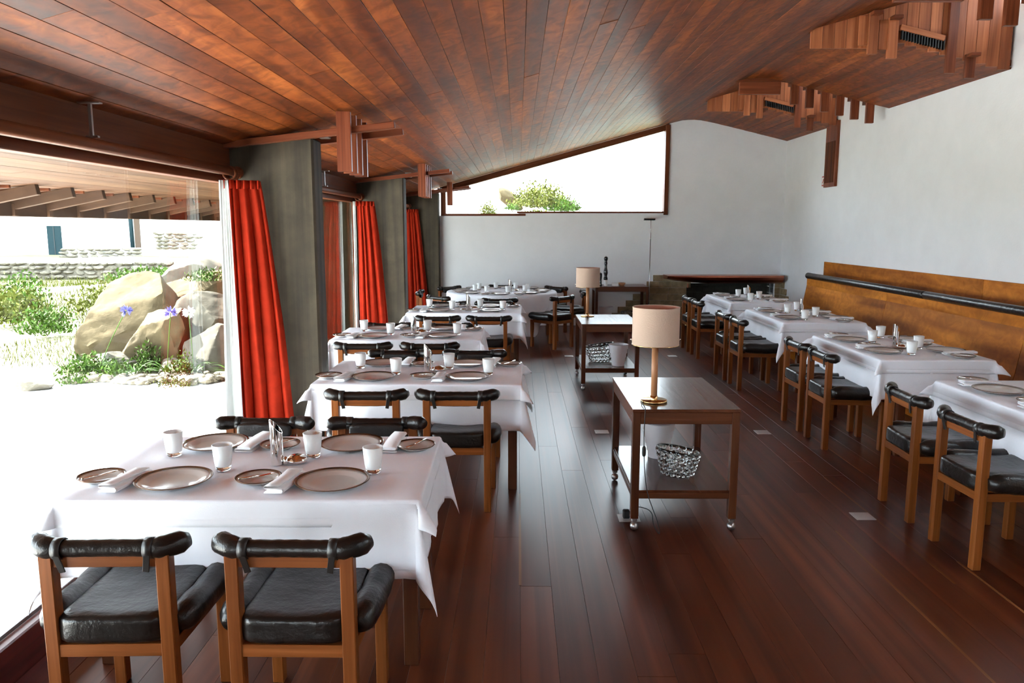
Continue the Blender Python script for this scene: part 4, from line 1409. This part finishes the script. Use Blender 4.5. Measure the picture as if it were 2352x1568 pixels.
def bush(x, y, z, rx, rz, n, mat, label, name='shrub', leaf=0.05, sd=0, flat=False):
    t = thing(name, label, 'shrub', (x, y, z))
    rg = random.Random(sd + 91)
    mb = MB()
    for i in range(n):
        while True:
            p = Vector((rg.uniform(-1, 1), rg.uniform(-1, 1), rg.uniform(0, 1)))
            if p.x ** 2 + p.y ** 2 + (p.z) ** 2 <= 1: break
        p *= 0.55 + 0.45 * rg.random()
        b = Vector((p.x * rx, p.y * rx, p.z * rz))
        a = Vector((rg.uniform(-1, 1), rg.uniform(-1, 1), rg.uniform(0.1, 1.4))).normalized()
        c = a.cross(Vector((rg.uniform(-1, 1), rg.uniform(-1, 1), rg.uniform(-1, 1)))).normalized()
        l = leaf * rg.uniform(0.6, 1.4)
        mb.add([b, b + a * l * 0.5 + c * l * 0.22, b + a * l, b + a * l * 0.5 - c * l * 0.22], [(0, 1, 2, 3)], [(0, 0)] * 4)
    mb.build('foliage', mat, t, False)['kind'] = 'stuff'
    st = MB()
    for i in range(6):
        a = rg.uniform(0, 6.3)
        st.bar((0, 0, -0.03), (0.5 * rx * math.cos(a), 0.5 * rx * math.sin(a), 0.6 * rz), 0.008, 0.008)
    st.build('stems', 'bark', t)['kind'] = 'stuff'
    return t
bush(-5.15, 8.95, GZ, 0.38, 0.32, 900, 'leaf', 'leafy green creeper at the left foot of the boulders', 'creeper', 0.055, 1)
bush(-4.78, 8.85, GZ, 0.32, 0.22, 700, 'leaf', 'low green ground cover between the two left leaf clumps', 'creeper', 0.05, 2)
bush(-4.55, 9.25, GZ, 0.25, 0.40, 500, 'leaf', 'green climber against the front of the upright boulder', 'creeper', 0.05, 3)
bush(-3.95, 8.85, GZ, 0.22, 0.36, 450, 'leaf', 'small flowering green bush beside the right leaf clump', 'shrub', 0.04, 4)
bush(-3.85, 8.45, GZ, 0.30, 0.10, 500, 'leaf_dry', 'yellowish mossy tuft among the right pebbles', 'moss_tuft', 0.03, 5)
bush(-5.05, 8.55, GZ, 0.26, 0.10, 450, 'leaf', 'small green tuft among the middle pebbles', 'moss_tuft', 0.04, 6)
bush(-4.55, 11.2, 0.92, 0.40, 0.20, 500, 'leaf', 'vine trailing over the top boulder outside', 'vine', 0.05, 7)
bush(-6.3, 12.0, 0.0, 0.45, 0.55, 900, 'leaf_dry', 'olive bush behind the left end of the rock pile', 'shrub', 0.07, 8)
bush(-7.6, 12.2, 0.0, 0.55, 0.55, 900, 'leaf', 'round green bush on the bank left of the rock pile', 'shrub', 0.07, 9)
bush(-8.9, 13.5, 0.0, 0.75, 0.75, 1100, 'leaf_dry', 'tall olive bush on the left part of the bank', 'shrub', 0.09, 10)
bush(-8.2, 15.5, 0.0, 1.1, 0.75, 1300, 'leaf_dry', 'wide olive bush in the middle of the bank', 'shrub', 0.09, 11)
bush(-9.9, 15.2, 0.0, 0.6, 0.95, 900, 'leaf', 'upright bright green bush on the bank', 'shrub', 0.09, 12)
bush(-7.3, 17.5, 0.0, 1.2, 0.7, 1200, 'leaf', 'green bush on the bank above the pale boulder', 'shrub', 0.10, 13)
bush(-12.5, 17.5, 0.0, 1.4, 0.5, 1200, 'leaf_dry', 'low olive scrub at the left edge of the bank', 'shrub', 0.10, 14)
bush(-8.0, 23.0, 0.0, 1.9, 0.85, 1500, 'leaf_dry', 'scrub in front of the right end of the far stone wall', 'shrub', 0.13, 15)
bush(-11.5, 24.0, 0.0, 1.8, 0.5, 1300, 'leaf', 'scrub at the foot of the far stone wall', 'shrub', 0.13, 16)
# grass on the bank
gm = MB()
rg = random.Random(17)
for i in range(16000):
    y = rg.uniform(9.5, 25.5)
    x = -rg.uniform(0.30, 0.78) * y
    if x > -5.8 and y < 13: continue
    if nz(x * 0.35 + 3, y * 0.35) < -0.05: continue
    z = ground_z(x, y) - 0.01
    h = rg.uniform(0.05, 0.17) * (0.7 + y / 30)
    a = rg.uniform(0, 6.3); wd_ = 0.012 * (y / 12)
    gm.add([(x, y, z), (x + wd_ * math.cos(a), y + wd_ * math.sin(a), z), (x + rg.uniform(-0.06, 0.06), y + rg.uniform(-0.06, 0.06), z + h)], [(0, 1, 2)], [(0, 0)] * 3)
g_ = gm.build('grass', 'leaf_dry', None, False)
tag(g_, 'rough grass covering the bank outside the window', 'grass')
g_['kind'] = 'stuff'

# agapanthus
def agapanthus(x, y, label, heads, nl=13, sd=0):
    t = thing('agapanthus', label, 'flower plant', (x, y, GZ), 0, 'agapanthus plants')
    rg = random.Random(sd)
    for i in range(nl):
        a = rg.uniform(0, 6.3); L = rg.uniform(0.22, 0.36); up = rg.uniform(0.55, 1.1)
        ca, sa = math.cos(a), math.sin(a)
        def fn(u, v, L=L, up=up, ca=ca, sa=sa):
            r = L * (u * (0.45 + 0.55 * u))
            z = L * up * (u * 1.5 - 0.95 * u * u)
            wv = 0.013 * (1 - u ** 2) * (v - 0.5) * 2
            return (r * ca - wv * sa, r * sa + wv * ca, z + abs(v - 0.5) * 0.006)
        MB(True).grid(fn, 8, 3).build('leaf', 'agleaf', t, False)
    for (hx, hy, hz, mat) in heads:
        pts = [(hx * (u ** 1.3), hy * u, hz * u) for u in [i / 8 for i in range(9)]]
        st = MB(True).tube(pts, 0.005, 6).build('stalk', 'agleaf', t)
        fl_ = MB()
        for i in range(70):
            d = Vector((rg.gauss(0, 1), rg.gauss(0, 1), rg.gauss(0.25, 0.8))).normalized()
            c = d.cross(Vector((0.3, 0.7, 0.2))).normalized()
            o_ = Vector((hx, hy, hz))
            e = o_ + d * rg.uniform(0.055, 0.085)
            fl_.add([o_ + d * 0.02, e - d * 0.02 + c * 0.010, e, e - d * 0.02 - c * 0.010], [(0, 1, 2, 3)], [(0, 0)] * 4)
        fl_.build('flower_head', mat, st, False)['kind'] = 'stuff'
agapanthus(-5.02, 8.98, 'agapanthus with a purple head in front of the sloping boulder', [(0.36, 0.05, 0.78, 'purple')], sd=1)
agapanthus(-4.50, 8.80, 'leafy agapanthus clump without flowers before the upright boulder', [], sd=2)
agapanthus(-4.15, 8.88, 'agapanthus with a purple head before the right edge of the upright boulder', [(0.08, 0.02, 0.77, 'purple')], sd=3)
agapanthus(-3.86, 8.95, 'agapanthus with a white head beside the curtain lining', [(-0.03, 0.02, 0.77, 'whitepetal')], sd=4)
agapanthus(-3.45, 9.0, 'agapanthus clump half hidden by the curtain lining', [], sd=5)

# drystone wall and whitewashed farm building far off
dw = thing('drystone_wall', 'rough drystone wall across the field outside', 'stone wall', (0, 26, 0))
sm = []
for s in range(5):
    me = rock_mesh(400 + s, (1.0, 0.6, 0.62), 6, 2, 0.06)
    me.materials.append(M['drystone']); sm.append(me)
rg = random.Random(31)
for row in range(5):
    x = -19.5 + rg.uniform(0, 0.3)
    while x < -9.6:
        s = rg.uniform(0.10, 0.27)
        o = put('stone', rg.choice(sm), dw, (x, rg.uniform(-0.05, 0.05), -0.12 + row * 0.155), (rg.uniform(-0.2, 0.2), rg.uniform(-0.2, 0.2), rg.uniform(-0.3, 0.3) + (PI if rg.random() < 0.5 else 0)))
        o.scale = (s, 0.25, rg.uniform(0.10, 0.165))
        x += s * 1.75
MB().box((-14.6, 0.12, 0.12), (10.0, 0.2, 0.75)).build('core', 'drystone', dw)
by = 52.0
fb = thing('farm_building', 'long whitewashed building with a teal door across the field', 'building', (0, by, -0.3))
MB().box((-28, 3, 2.2), (22, 6, 4.4), None, 0.05).build('walls', 'whitewash', fb)
MB().bar((-39.5, -0.4, 4.35), (-16.5, -0.4, 4.35), 0.9, 0.15).build('roof_edge', 'drystone', fb)
d = MB().box((-31.3, -0.02, 1.05), (0.95, 0.10, 2.10), None, 0.01).build('door', 'teal', fb)
MB().box((-31.3, -0.085, 1.05), (0.03, 0.03, 2.0)).build('door_seam', 'rubber', d)
MB(True).tube([(-26.0, -0.12, 0.1), (-26.05, -0.12, 4.3)], 0.13, 10).build('drainpipe', 'teal', fb)
MB().box((-25.65, -0.05, 2.1), (0.35, 0.12, 4.2)).build('corner_post', 'bark', fb)
MB().box((-26.9, -1.2, 0.4), (0.5, 0.06, 0.5)).build('wall_vent', 'rubber', fb)
lw_ = thing('garden_wall', 'low pale stone wall in front of the white building', 'stone wall', (0, by - 2.0, -0.25))
rg = random.Random(41)
for row in range(3):
    x = -29.6
    while x < -24.6:
        s = rg.uniform(0.25, 0.42)
        o = put('stone', rg.choice(sm), lw_, (x, 0, 0.10 + row * 0.22), (0, 0, rg.uniform(-0.2, 0.2)))
        o.scale = (s, 0.3, 0.19); x += s * 1.8
MB().box((-27.1, 0.2, 0.30), (5.2, 0.2, 0.66)).build('core', 'whitewash', lw_)
rw = thing('ruined_wall', 'ruined pale stone wall right of the white building', 'stone wall', (0, by - 4.0, -0.1))
rg = random.Random(43)
for row in range(5):
    x = -22.4
    while x < -19.9:
        s = rg.uniform(0.22, 0.40)
        o = put('stone', rg.choice(sm), rw, (x, 0, 0.55 + row * 0.22), (0, 0, rg.uniform(-0.2, 0.2)))
        o.scale = (s, 0.3, 0.19); x += s * 1.8
MB().box((-21.2, 0.2, 0.80), (2.6, 0.2, 1.6)).build('core', 'whitewash', rw)

# rocky slope seen through the high end window
GH = 'rocks on the slope behind the end wall'
rock(0.6, 21.5, 0.6, (3.2, 2.2, 2.05), 81, 'pale_rock', 'broad pale rock on the slope behind the end window', (0, 0.05, 0.2), 5, 9, group=GH)
rock(1.0, 23.5, 2.2, (1.35, 1.0, 1.25), 82, 'pale_rock', 'high pale rock against the sky behind the end window', (0, 0.2, 0.3), 4, 9, group=GH)
rock(-0.25, 22.0, 2.50, (0.50, 0.30, 0.20), 83, 'boulder', 'dark jutting rock at the left behind the end window', (0.2, 0.6, 0.2), 4, 7, group=GH)
rock(-3.0, 20.5, 0.2, (2.2, 2.0, 2.1), 84, 'pale_rock', 'left flank of pale rock behind the end window', (0, 0, 0.9), 4, 8, group=GH)
bush(-0.75, 19.4, 1.85, 0.30, 0.55, 700, 'leaf_dry', 'small upright bush at the left of the end window', 'shrub', 0.07, 21)
bush(0.55, 20.2, 2.20, 0.95, 0.72, 2600, 'leaf_dry', 'sunlit yellow-green bush in the middle of the end window', 'shrub', 0.08, 22)
bush(1.15, 20.0, 2.10, 0.60, 0.40, 1000, 'leaf', 'green bush right of the sunlit bush behind the end window', 'shrub', 0.08, 23)
bush(0.45, 19.3, 1.98, 0.45, 0.16, 600, 'leaf_dry', 'low tuft just above the end window sill', 'shrub', 0.06, 24)
bush(-0.15, 19.5, 2.12, 0.25, 0.18, 350, 'leaf', 'tiny tuft left of the low tuft above the end window sill', 'shrub', 0.05, 25)
